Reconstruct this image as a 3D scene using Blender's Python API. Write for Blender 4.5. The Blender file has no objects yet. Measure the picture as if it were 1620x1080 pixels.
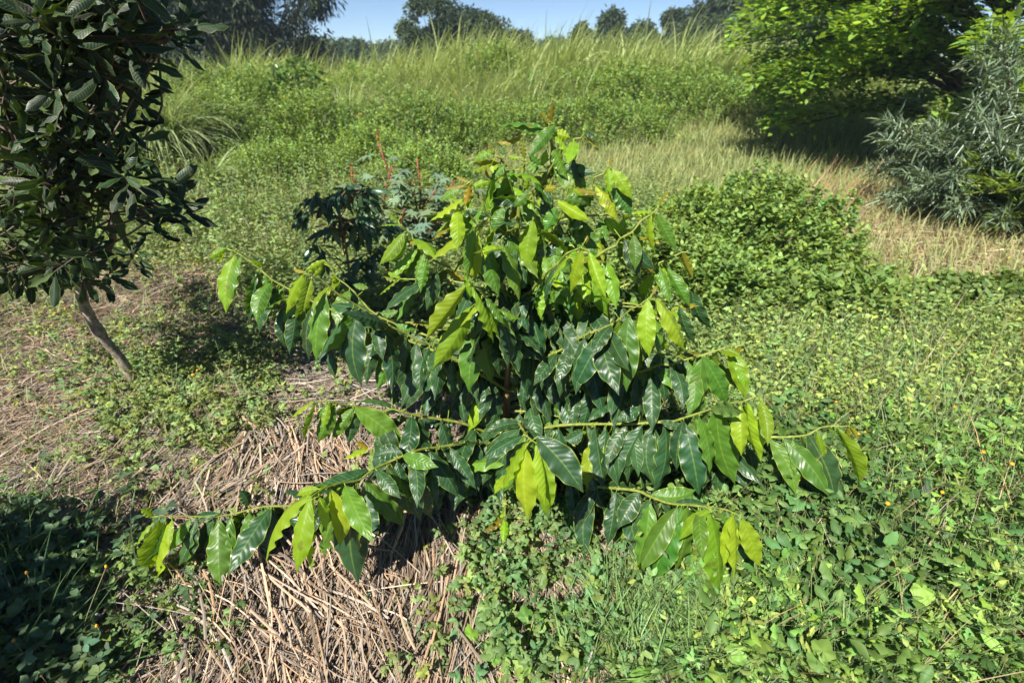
import bpy, math
import numpy as np
from math import radians, sin, cos, pi
R = np.random.default_rng(7)
sc = bpy.context.scene
# ------------------------------------------------------------------ camera, sky, sun, exposure
CAMH, PITCH, FPX = 1.4, radians(28.5), 810.0
cd = bpy.data.cameras.new("camera"); cam = bpy.data.objects.new("camera", cd); sc.collection.objects.link(cam)
cam.location = (0, 0, CAMH); cam.rotation_euler = (pi/2 - PITCH, 0, 0)
cd.sensor_width = 36; cd.lens = 36*FPX/1620; cd.clip_start = .05; cd.clip_end = 6000
cd.dof.use_dof = True; cd.dof.focus_distance = 1.5; cd.dof.aperture_fstop = 3.2
sc.camera = cam
SUN_EL, SUN_AZ = radians(49), radians(-150)          # azimuth from +Y, negative = to the left
sd = np.array([sin(SUN_AZ)*cos(SUN_EL), cos(SUN_AZ)*cos(SUN_EL), sin(SUN_EL)])
w = bpy.data.worlds.new("World"); sc.world = w; w.use_nodes = True
nt = w.node_tree; bg = nt.nodes["Background"]
sky = nt.nodes.new("ShaderNodeTexSky"); sky.sky_type = 'NISHITA'; sky.sun_disc = False
sky.sun_elevation = SUN_EL; sky.sun_rotation = SUN_AZ; sky.air_density = .8; sky.dust_density = .0; sky.ozone_density = 3.0; sky.altitude = 2500
nt.links.new(sky.outputs[0], bg.inputs[0]); bg.inputs[1].default_value = 0.056
sl = bpy.data.lights.new("sun", 'SUN'); sl.energy = 5.0; sl.angle = radians(.5); sl.color = (1, .95, .86)
so = bpy.data.objects.new("sun", sl); sc.collection.objects.link(so); so.location = (0, 0, 20)
import mathutils
so.rotation_euler = mathutils.Vector((-sd[0], -sd[1], -sd[2])).to_track_quat('-Z', 'Y').to_euler()
sc.view_settings.view_transform = 'Standard'; sc.view_settings.look = 'None'
sc.view_settings.exposure = 1.12; sc.view_settings.gamma = 1
sc.cycles.max_bounces = 7; sc.cycles.diffuse_bounces = 4; sc.cycles.glossy_bounces = 3
sc.cycles.transmission_bounces = 5; sc.cycles.caustics_reflective = False; sc.cycles.caustics_refractive = False
sc.cycles.use_denoising = True; sc.cycles.sample_clamp_indirect = 4
# ------------------------------------------------------------------ pixel helpers (photo is 1620x1080)
fw = np.array([0, cos(PITCH), -sin(PITCH)]); up = np.array([0, sin(PITCH), cos(PITCH)])
CAM = np.array([0, 0, CAMH])
def ray(px, py):
    return fw + (px-810)/FPX*np.array([1., 0, 0]) + (540-py)/FPX*up
def P(px, py, Y):
    d = ray(px, py); return CAM + d*(Y/d[1])
def G(px, py):
    d = ray(px, py); return CAM + d*(-CAMH/d[2])
def pix(p):
    q = np.asarray(p)-CAM; z = q@fw
    return np.stack([810+FPX*q[..., 0]/z, 540-FPX*(q@up)/z], -1)
def nrm(v): return v/np.maximum(np.linalg.norm(v, axis=-1, keepdims=True), 1e-9)
def sstep(x, a, b):
    t = np.clip((x-a)/(b-a), 0, 1); return t*t*(3-2*t)
def vn(x, y, f=1., seed=0):                       # cheap smooth 2-D noise in -1..1
    x = x*f+seed*13.7; y = y*f-seed*7.3
    return (np.sin(x*1.3+np.sin(y*1.7+seed))*np.cos(y*1.1+np.sin(x*.9+2*seed)) + .5*np.sin(x*2.9+y*2.1+seed)*np.cos(y*3.3-x*1.2))/1.5
def hgt(x, y):                                    # the terrain
    x = np.asarray(x, float); y = np.asarray(y, float)
    near = .03*vn(x, y, 1.6, 1)+.012*vn(x, y, 5, 2)
    bank = sstep(y+.18*x, 7.8, 14.5)*.62*(1-.45*sstep(x, 4, 9))*(.15+.85*sstep(x, -5.5, -1.0))*1.25 + sstep(-x-.1*y, 2.5, 6)*sstep(y, 5, 9)*.35
    return near*sstep(y*y+x*x, 0., 1.) + bank - sstep(y, 17, 40)*.8 + .15*vn(x, y, .3, 3)*sstep(y, 12, 20)
# ------------------------------------------------------------------ materials
def newmat(name):
    m = bpy.data.materials.new(name); m.use_nodes = True
    return m, m.node_tree.nodes, m.node_tree.links
def mth(N, L, op, a, b=None, c=None):
    n = N.new("ShaderNodeMath"); n.operation = op
    for i, v in enumerate((a, b, c)):
        if v is None: continue
        if isinstance(v, (int, float)): n.inputs[i].default_value = v
        else: L.new(v, n.inputs[i])
    return n.outputs[0]
def mix(N, L, f, a, b, bt='MIX'):
    n = N.new("ShaderNodeMix"); n.data_type = 'RGBA'; n.blend_type = bt
    for i, v in ((0, f), (6, a), (7, b)):
        if isinstance(v, (int, float)): n.inputs[i].default_value = v
        elif isinstance(v, tuple): n.inputs[i].default_value = (*v, 1)
        else: L.new(v, n.inputs[i])
    return n.outputs[2]
def mapr(N, L, v, a, b, c=0., d=1.):
    n = N.new("ShaderNodeMapRange"); n.interpolation_type = 'SMOOTHSTEP'
    L.new(v, n.inputs[0])
    for i, q in enumerate((a, b, c, d)): n.inputs[i+1].default_value = q
    return n.outputs[0]
def noise(N, L, scale, detail=3, vec=None):
    n = N.new("ShaderNodeTexNoise"); n.inputs['Scale'].default_value = scale; n.inputs['Detail'].default_value = detail
    if vec is not None: L.new(vec, n.inputs['Vector'])
    return n.outputs[0]
def leaf_out(N, L, col, rough, trans, spec=.5, bump=None, tcol=None, coat=0):
    p = N["Principled BSDF"]; out = N["Material Output"]
    L.new(col, p.inputs['Base Color'])
    if isinstance(rough, float): p.inputs['Roughness'].default_value = rough
    else: L.new(rough, p.inputs['Roughness'])
    p.inputs['Specular IOR Level'].default_value = spec
    p.inputs['Coat Weight'].default_value = coat; p.inputs['Coat Roughness'].default_value = .18
    t = N.new("ShaderNodeBsdfTranslucent"); L.new(tcol if tcol is not None else col, t.inputs[0])
    if bump is not None:
        L.new(bump, p.inputs['Normal'])
    ms = N.new("ShaderNodeMixShader")
    if isinstance(trans, float): ms.inputs[0].default_value = trans
    else: L.new(trans, ms.inputs[0])
    L.new(p.outputs[0], ms.inputs[1]); L.new(t.outputs[0], ms.inputs[2]); L.new(ms.outputs[0], out.inputs[0])
def attr(N, name='col'):
    a = N.new("ShaderNodeAttribute"); a.attribute_name = name; return a
def mat_foliage(name, rough=.5, spec=.4, tgain=(1.5, 1.35, .35), under=.25):
    m, N, L = newmat(name); a = attr(N)
    c = a.outputs['Color']
    g = N.new("ShaderNodeNewGeometry")
    cu = mix(N, L, mth(N, L, 'MULTIPLY', g.outputs['Backfacing'], under), c, (.25, .33, .2))
    tc = mix(N, L, 1., c, tgain, 'MULTIPLY')
    leaf_out(N, L, cu, rough, a.outputs['Alpha'], spec, None, tc)
    return m
def mat_hero(name, veins=10., rough=.3, skew=.35, coat=0., bumpd=.0013):
    m, N, L = newmat(name); a = attr(N); c = a.outputs['Color']
    uv = N.new("ShaderNodeUVMap"); uv.uv_map = "UVMap"
    s = N.new("ShaderNodeSeparateXYZ"); L.new(uv.outputs[0], s.inputs[0])
    e = mth(N, L, 'MULTIPLY', mth(N, L, 'ABSOLUTE', mth(N, L, 'SUBTRACT', s.outputs[0], .5)), 2.)
    ph = mth(N, L, 'MULTIPLY', mth(N, L, 'SUBTRACT', s.outputs[1], mth(N, L, 'MULTIPLY', mth(N, L, 'POWER', e, 1.2), skew*.35)), veins*pi)
    sn = mth(N, L, 'ABSOLUTE', mth(N, L, 'SINE', ph))            # 0 at a side vein
    vein = mth(N, L, 'MULTIPLY', mapr(N, L, sn, .0, .22, 1., 0.), mapr(N, L, e, .6, .95, 1., 0.))
    mid = mapr(N, L, e, .03, .075, 1., 0.)
    rim = mapr(N, L, e, .90, .97)
    g = N.new("ShaderNodeNewGeometry")
    nz = noise(N, L, 45., 4)
    blot = noise(N, L, 260., 2)
    c1 = mix(N, L, mapr(N, L, nz, .35, .7, 0., .35), c, mix(N, L, 1., c, (.55, .62, .6), 'MULTIPLY'))
    lightc = mix(N, L, .5, mix(N, L, 1., c, (1.7, 1.6, 1.2), 'MULTIPLY'), (.20, .29, .05))
    c2 = mix(N, L, mth(N, L, 'MULTIPLY', vein, .10), c1, lightc)
    c3 = mix(N, L, mth(N, L, 'MULTIPLY', mid, .55), c2, lightc)
    c4 = mix(N, L, mth(N, L, 'MULTIPLY', rim, .6), c3, mix(N, L, .5, lightc, (.34, .40, .03)))
    oc = N.new('ShaderNodeTexCoord').outputs['Object']; spot = mapr(N, L, noise(N, L, 34., 2, oc), .70, .735)
    c5 = mix(N, L, mth(N, L, 'MULTIPLY', spot, .55), c4, (.16, .12, .03))
    cu = mix(N, L, mth(N, L, 'MULTIPLY', g.outputs['Backfacing'], .45), c5, (.16, .24, .07))
    hh = mth(N, L, 'ADD', mth(N, L, 'MULTIPLY', mth(N, L, 'POWER', sn, 1.6), mapr(N, L, e, .55, 1., 1., .15)),
             mth(N, L, 'ADD', mth(N, L, 'MULTIPLY', mid, .25), mth(N, L, 'MULTIPLY', blot, .12)))
    b = N.new("ShaderNodeBump"); b.inputs['Strength'].default_value = .5; b.inputs['Distance'].default_value = bumpd
    L.new(hh, b.inputs['Height'])
    rr = mth(N, L, 'ADD', mth(N, L, 'MULTIPLY', g.outputs['Backfacing'], .3), mapr(N, L, nz, .3, .75, rough, rough+.25))
    tc = mix(N, L, 1., mix(N, L, mth(N, L, 'MULTIPLY', vein, .25), c5, lightc), (1.75, 1.6, .35), 'MULTIPLY')
    leaf_out(N, L, cu, rr, a.outputs['Alpha'], .5, b.outputs[0], tc, coat)
    return m
def mat_bark(name, c1, c2, scale=60., rough=.85, bump=.004, stretch=(1, 1, .25), spec=.3):
    m, N, L = newmat(name); p = N["Principled BSDF"]
    tc = N.new("ShaderNodeTexCoord"); mp = N.new("ShaderNodeMapping"); mp.inputs['Scale'].default_value = stretch
    L.new(tc.outputs['Object'], mp.inputs[0])
    n1 = noise(N, L, scale, 6, mp.outputs[0])
    L.new(mix(N, L, mapr(N, L, n1, .35, .65), c1, c2), p.inputs['Base Color'])
    p.inputs['Roughness'].default_value = rough; p.inputs['Specular IOR Level'].default_value = spec
    b = N.new("ShaderNodeBump"); b.inputs['Distance'].default_value = bump; b.inputs['Strength'].default_value = .8
    L.new(n1, b.inputs['Height']); L.new(b.outputs[0], p.inputs['Normal'])
    return m
M_HERO = mat_hero("coffee_leaf", 11, .33, .4)
M_TREE = mat_hero("macadamia_leaf", 14, .45, .25, bumpd=.0008)
M_WEED = mat_foliage("weed_leaf", .55, .35)
M_GRASS = mat_foliage("grass_blade", .5, .35, (1.1, 1.05, .65), .1)
M_FAR = mat_foliage("far_foliage", .6, .25, (1.2, 1.15, .5))
M_GLOSSY = mat_foliage("glossy_foliage", .3, .5)
M_STRAW = mat_foliage("straw", .6, .35, (1, .95, .8), 0.)
M_STEM = mat_bark("coffee_twig", (.13, .17, .025), (.22, .25, .05), 90, .5, .001, spec=.4)
M_STEMB = mat_bark("coffee_bark", (.17, .095, .045), (.30, .19, .10), 70, .8, .002, (1, 1, .12))
M_BARK = mat_bark("grey_bark", (.16, .125, .09), (.34, .29, .23), 55, .85, .004, (1, 1, .6))
M_DBARK = mat_bark("dark_bark", (.06, .045, .035), (.16, .12, .09), 8, .9, .02)
M_RED = mat_bark("red_stem", (.16, .035, .025), (.24, .07, .05), 60, .5, .001)
def mat_ground():
    m, N, L = newmat("soil_and_litter"); p = N["Principled BSDF"]
    tc = N.new("ShaderNodeTexCoord"); o = tc.outputs['Object']
    n1 = noise(N, L, 1.4, 6, o); n2 = noise(N, L, 45., 8, o); n3 = noise(N, L, 9., 5, o)
    soil = mix(N, L, mapr(N, L, n2, .35, .65), (.055, .036, .024), (.20, .15, .105))
    soil = mix(N, L, mapr(N, L, n3, .45, .7), soil, (.11, .075, .05))
    geo = N.new("ShaderNodeSeparateXYZ"); L.new(o, geo.inputs[0])
    far = mapr(N, L, geo.outputs[1], 3.0, 6.5)
    green = mix(N, L, mapr(N, L, n1, .35, .65), (.075, .095, .03), (.19, .17, .07))
    green = mix(N, L, mapr(N, L, n2, .4, .7, 0., .6), green, (.045, .06, .02))
    L.new(mix(N, L, far, soil, green), p.inputs['Base Color'])
    p.inputs['Roughness'].default_value = .95; p.inputs['Specular IOR Level'].default_value = .15
    b = N.new("ShaderNodeBump"); b.inputs['Distance'].default_value = .02; b.inputs['Strength'].default_value = .9
    L.new(n2, b.inputs['Height']); L.new(b.outputs[0], p.inputs['Normal'])
    return m
# ------------------------------------------------------------------ mesh builder
class MB:
    def __init__(s): s.V = []; s.F = []; s.C = []; s.U = []; s.n = 0
    def add(s, V, faces, col, UV=None):
        """V (n,3); faces: list of (m,k) int arrays; col (4,) or (n,4)."""
        V = np.asarray(V, float); n = len(V)
        s.V.append(V); s.C.append(np.broadcast_to(np.asarray(col, float), (n, 4)))
        s.U.append(np.zeros((n, 2)) if UV is None else UV)
        for f in faces: s.F.append(np.asarray(f, int)+s.n)
        s.n += n
    def scatter(s, tmpl, T, side, dr, nr, W, L, col):
        """copies of a template (V, faces, UV) : x across, y along, z normal."""
        tv, tf, tu = tmpl; k = len(tv); n = len(T)
        W = np.broadcast_to(W, n)[:, None, None]; Ln = np.broadcast_to(L, n)[:, None, None]
        V = T[:, None] + tv[None, :, 0:1]*W*side[:, None] + tv[None, :, 1:2]*Ln*dr[:, None] + tv[None, :, 2:3]*Ln*nr[:, None]
        off = (np.arange(n)*k)[:, None, None]
        s.add(V.reshape(-1, 3), [(off+f[None]).reshape(-1, f.shape[1]) for f in tf],
              np.repeat(np.broadcast_to(col, (n, 4)), k, 0), np.tile(tu, (n, 1)))
    def build(s, name, mat, parent=None, smooth=True, loc=None):
        V = np.concatenate(s.V); me = bpy.data.meshes.new(name)
        o = bpy.data.objects.new(name, me); sc.collection.objects.link(o)
        if loc is not None: V = V-np.asarray(loc)
        F = [f for f in s.F if len(f)]
        me.vertices.add(len(V)); me.vertices.foreach_set("co", V.astype(np.float32).ravel())
        idx = np.concatenate([f.ravel() for f in F]); tot = np.concatenate([np.full(len(f), f.shape[1]) for f in F])
        me.loops.add(len(idx)); me.loops.foreach_set("vertex_index", idx.astype(np.int32))
        me.polygons.add(len(tot)); me.polygons.foreach_set("loop_start", np.concatenate([[0], np.cumsum(tot)[:-1]]).astype(np.int32))
        me.update(calc_edges=True)
        u = me.uv_layers.new(name="UVMap"); u.data.foreach_set("uv", np.concatenate(s.U)[idx].astype(np.float32).ravel())
        a = me.attributes.new("col", 'FLOAT_COLOR', 'POINT'); a.data.foreach_set("color", np.concatenate(s.C).astype(np.float32).ravel())
        me.polygons.foreach_set("use_smooth", np.full(len(tot), smooth))
        me.materials.append(mat)
        if loc is not None: o.location = loc
        if parent is not None:
            o.parent = parent
            if loc is None: o.location = (-parent.location)
            else: o.location = mathutils.Vector(loc)-parent.location
            # sub-parts of a part: parents sit at their own world offset
            q = parent.parent
            while q is not None:
                o.location = o.location - q.location; q = q.parent
        return o
def tube(mb, pts, rad, col=(.2, .2, .1, 0), ns=6):
    pts = np.asarray(pts, float); n = len(pts); rad = np.broadcast_to(np.asarray(rad, float), n)
    t = nrm(np.gradient(pts, axis=0)); ref = np.array([.3, .2, .9]) if abs(nrm(pts[-1]-pts[0])[2]) < .8 else np.array([1., .2, 0])
    a = nrm(np.cross(t, ref)); b = np.cross(t, a)
    an = np.arange(ns)/ns*2*pi
    V = pts[:, None]+rad[:, None, None]*(np.cos(an)[None, :, None]*a[:, None]+np.sin(an)[None, :, None]*b[:, None])
    V = V.reshape(-1, 3)
    i = np.arange(n-1)[:, None]*ns; j = np.arange(ns)[None]; j2 = (j+1) % ns
    f = np.stack([i+j, i+j2, i+ns+j2, i+ns+j], -1).reshape(-1, 4)
    cap = np.arange(ns)[None]+(n-1)*ns
    mb.add(V, [f, cap], col)
def smooth_line(pts, n):
    """Catmull-Rom through pts."""
    p = np.asarray(pts, float)
    if len(p) == 2: return p[0]+(p[1]-p[0])*np.linspace(0, 1, n)[:, None]
    q = np.vstack([2*p[0]-p[1], p, 2*p[-1]-p[-2]]); out = []
    for u in np.linspace(0, len(p)-1-1e-6, n):
        i = int(u); t = u-i; a, b, c, d = q[i:i+4]
        out.append(.5*(2*b+(c-a)*t+(2*a-5*b+4*c-d)*t*t+(3*b-a-3*c+d)*t**3))
    return np.array(out)
# ------------------------------------------------------------------ leaf templates
def leaf_grid(nl, nw, fold=.2, curl=.25, wave=.1, nwave=5, ph=0., asp=.4, kind='coffee', twist=0.):
    """unit leaf: x in half-widths*asp already, y 0..1, z normal; winding faces +z."""
    v = np.linspace(0, 1, nl+1)[:, None]; u = np.linspace(-1, 1, nw+1)[None]
    if kind == 'coffee':
        s = np.sin(pi*np.clip(v, 0, 1)**.93)**.85*(1-.45*sstep(v, .72, .98)); s = np.maximum(s, .012)
    elif kind == 'obov':
        s = np.maximum(np.sin(pi*v**1.5)**.7, .03)*(.95); s[v > .97] *= .8
    else:
        s = np.maximum(np.sin(pi*v**.8)**.8, .02)
    hw = asp/2*s
    rip = 1+.03*np.sin(2*pi*nwave*v+ph)*np.abs(u)
    x = u*hw*cos(fold)*rip
    sg = np.where(u < 0, ph, ph+2.1)
    z = -np.abs(u)**1.3*hw*sin(fold) + wave*hw*np.abs(u)**2.2*np.sin(2*pi*nwave*v+sg)
    y = v+0*u
    # curl the midrib: circular arc bending to -z
    if abs(curl) > 1e-3:
        th = curl*v; yy = np.sin(th)/curl; zz = -(1-np.cos(th))/curl
        y = yy+z*np.sin(th)*1.0; z = zz+z*np.cos(th)
    z = z+0*u; x = x+0*v
    if twist:
        a = twist*v; x, z = x*np.cos(a)-0*z, z+x*np.sin(a)
    V = np.stack([x, y+0*x, z], -1).reshape(-1, 3)
    UV = np.stack([(u+1)/2+0*v, v+0*u], -1).reshape(-1, 2)
    i = np.arange(nl)[:, None]*(nw+1); j = np.arange(nw)[None]
    F = np.stack([i+j, i+j+1, i+nw+2+j, i+nw+1+j], -1).reshape(-1, 4)
    return V, [F], UV
SIMPLE = (np.array([[0, 0, 0], [-.38, .28, .03], [0, .3, -.04], [.38, .28, .03], [-.42, .6, .0], [0, .62, -.06], [.42, .6, 0], [0, 1, -.12]]),
          [np.array([[0, 2, 1], [0, 3, 2], [5, 7, 4], [6, 7, 5]]), np.array([[1, 2, 5, 4], [2, 3, 6, 5]])],
          np.array([[.5, 0], [.1, .3], [.5, .3], [.9, .3], [.1, .6], [.5, .6], [.9, .6], [.5, 1.]]))
SIMPLE[0][:, 0] *= 1.15
QUAD = (np.array([[0, 0, 0], [.5, .45, -.05], [0, 1, -.1], [-.5, .45, -.05.__neg__()]]), [np.array([[0, 1, 2, 3]])],
        np.array([[.5, 0], [1, .5], [.5, 1], [0, .5]]))
def star_leaf(lobes, inner, spread=1.75, tooth=0.):
    """palmate leaf: centre near the stalk, lobes as a fan of points."""
    pts = [[0, 0, 0]]
    n = lobes*2+1
    for k in range(n):
        a = (k/(n-1)*2-1)*spread*pi/2; c = cos(a*.45)
        r = (1 if k % 2 else inner)*(.55+.45*c)
        pts.append([sin(a)*r, cos(a)*r+.12, -.18*r*r+(.05 if k % 2 == 0 else -.02)])
    V = np.array(pts); F = np.array([[0, k+2, k+1] for k in range(n-1)])
    return V, [F], np.tile([[.5, .5]], (len(V), 1))
CASTOR = star_leaf(8, .38)
def heart_leaf():
    a = np.linspace(-pi*.93, pi*.93, 27); r_ = .52*(1+.35*np.cos(a))*(1+.10*np.cos(5*a))*(1+.04*np.where(np.arange(27) % 2, 1, -1)); r_[0] *= .8; r_[-1] *= .8
    rings = [np.array([[0, .12, 0]])]
    for q in (.5, 1.):
        rings.append(np.column_stack([np.sin(a)*r_*q, np.cos(a)*r_*q+.12, -.16*q*q+.05*q*np.cos(5*a)]))
    V = np.vstack(rings); t = np.array([[0, k+2, k+1] for k in range(26)]); k = np.arange(26)
    return V, [t, np.stack([1+k, 2+k, 29+k, 28+k], -1)], np.tile([[.5, .5]], (len(V), 1))
VINE = heart_leaf()
def frames(d, n0):
    """direction and a hint normal -> side, dir, normal (side x dir = normal)"""
    d = nrm(d); n = nrm(n0-(n0*d).sum(-1, keepdims=True)*d); return np.cross(d, n), d, n
HERB = []
for c_, f_, w_, p_ in ((.5, .35, .25, 0.), (-.3, .2, .3, 2.), (1.0, .45, .2, 4.)):
    v_, fc_, u_ = leaf_grid(5, 2, f_, c_, w_, 2.2, p_, 1., 'plain'); HERB.append((v_, fc_, u_))
def rnddir(n, el0, el1):
    az = R.uniform(0, 2*pi, n); el = R.uniform(el0, el1, n)
    return np.stack([np.cos(az)*np.cos(el), np.sin(az)*np.cos(el), np.sin(el)], -1)
def cols(n, base, var=.25, tr=.35, hue=.12):
    base = np.asarray(base, float)
    if base.ndim == 1: base = base[None]
    c = base*(1+R.normal(0, var, (n, 1)))
    h = np.clip(R.normal(0, hue, n), -.2, .2); c = np.clip(c, 0.004, 1)*np.stack([1+h*1.2, 1+h*.2, 1-h], -1)
    return np.concatenate([np.clip(c, .003, .9), np.full((n, 1), tr)], 1)
def leaves(mb, T, d, L, asp, col, tm=SIMPLE, up_bias=1., jitter=.5):
    if isinstance(tm, list):
        n = len(T); L = np.broadcast_to(L, n); k = R.integers(0, len(tm), n)
        for q, t_ in enumerate(tm):
            m = k == q
            if m.any(): leaves(mb, T[m], d[m], L[m], asp*.9, col[m] if len(col) == n else col, t_, up_bias, jitter)
        return
    n = len(T); n0 = np.array([0, 0, up_bias])+R.normal(0, jitter, (n, 3))
    s, dd, nn = frames(d, n0); mb.scatter(tm, T, s, dd, nn, L*asp, L, col)
def blades(mb, B, L, wd, az, th0, th1, col, k=5, tipcol=None):
    n = len(B); t = np.linspace(0, 1, k+1)
    L, wd, az, th0, th1 = [np.broadcast_to(np.asarray(q, float), n) for q in (L, wd, az, th0, th1)]
    th = th0[:, None]+th1[:, None]*t[None]**1.3
    step = L[:, None]/k
    r = np.concatenate([np.zeros((n, 1)), np.cumsum(np.sin(th[:, :-1])*step, 1)], 1)
    z = np.concatenate([np.zeros((n, 1)), np.cumsum(np.cos(th[:, :-1])*step, 1)], 1)
    h = np.stack([np.cos(az), np.sin(az), 0*az], -1)
    tw = az+pi/2+R.normal(0, .5, n); s = np.stack([np.cos(tw), np.sin(tw), R.normal(0, .2, n)], -1)
    c = B[:, None]+h[:, None]*r[..., None]+np.array([0, 0, 1.])*z[..., None]
    ww = wd[:, None]*np.maximum(1-t**2.2, .06)*.5
    V = np.stack([c-s[:, None]*ww[..., None], c+s[:, None]*ww[..., None]], 2).reshape(-1, 3)
    off = np.arange(n)[:, None]*(2*(k+1))+np.arange(k)[None]*2
    F = np.stack([off, off+1, off+3, off+2], -1).reshape(-1, 4)
    C = np.repeat(np.broadcast_to(col, (n, 4))[:, None], 2*(k+1), 1).copy()
    if tipcol is not None:
        tt = np.repeat(t, 2)[None, :, None]; C[..., :3] = C[..., :3]*(1-tt*.7)+np.asarray(tipcol)*tt*.7
    mb.add(V, [F], C.reshape(-1, 4), np.tile(np.stack([np.tile([0., 1.], k+1), np.repeat(t, 2)], -1), (n, 1)))
# ------------------------------------------------------------------ object helpers
def tag(o, label, cat, group=None, kind=None):
    if label: o['label'] = label
    if cat: o['category'] = cat
    if group: o['group'] = group
    if kind: o['kind'] = kind
    return o
def thing(name, loc, label, cat, group=None):
    o = bpy.data.objects.new(name, None); sc.collection.objects.link(o); o.location = tuple(loc); o.empty_display_size = .1
    return tag(o, label, cat, group)
def onground(x, y): return np.array([x, y, float(hgt(x, y))])
def region(n, poly, ymin=None):
    """n random ground points whose photo pixel lies in the polygon (list of px,py)"""
    g = np.array([G(*q)[:2] for q in poly]); lo, hi = g.min(0), g.max(0); out = []
    tot = 0
    while tot < n:
        p = R.uniform(lo, hi, (n*2, 2)); ins = np.zeros(len(p), bool); j = len(g)-1
        for i in range(len(g)):
            a, b = g[i], g[j]
            c = ((a[1] > p[:, 1]) != (b[1] > p[:, 1])) & (p[:, 0] < (b[0]-a[0])*(p[:, 1]-a[1])/(b[1]-a[1]+1e-12)+a[0])
            ins ^= c; j = i
        out.append(p[ins]); tot += ins.sum()
    q = np.concatenate(out)[:n]; dd_ = np.linalg.norm(q, axis=1)[:, None]; q = q+R.normal(0, .045, q.shape)*dd_*R.choice([0, 1, 2.2], (len(q), 1)); return np.column_stack([q, hgt(q[:, 0], q[:, 1])])
# ================================================================== THE SETTING
def grid_axis(lims):
    out = []
    for a, b, s in lims: out.append(np.arange(a, b, s))
    return np.concatenate(out+[[lims[-1][1]]])
gx = grid_axis([(-1500, -100, 200), (-100, -20, 8), (-20, -6, .7), (-6, 6, .08), (6, 20, .7), (20, 100, 8), (100, 1500, 200)])
gy = grid_axis([(-300, -10, 60), (-10, -1, 1), (-1, 6, .08), (6, 20, .3), (20, 60, 2), (60, 200, 20), (200, 2600, 200)])
X, Y = np.meshgrid(gx, gy); Z = hgt(X, Y); nx = len(gx)
i = np.arange(len(gy)-1)[:, None]*nx; j = np.arange(nx-1)[None]
mb = MB(); mb.add(np.stack([X, Y, Z], -1).reshape(-1, 3), [np.stack([i+j, i+j+1, i+nx+j+1, i+nx+j], -1).reshape(-1, 4)], (0, 0, 0, 0))
tag(mb.build("ground", mat_ground()), None, None, None, 'structure')

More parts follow.
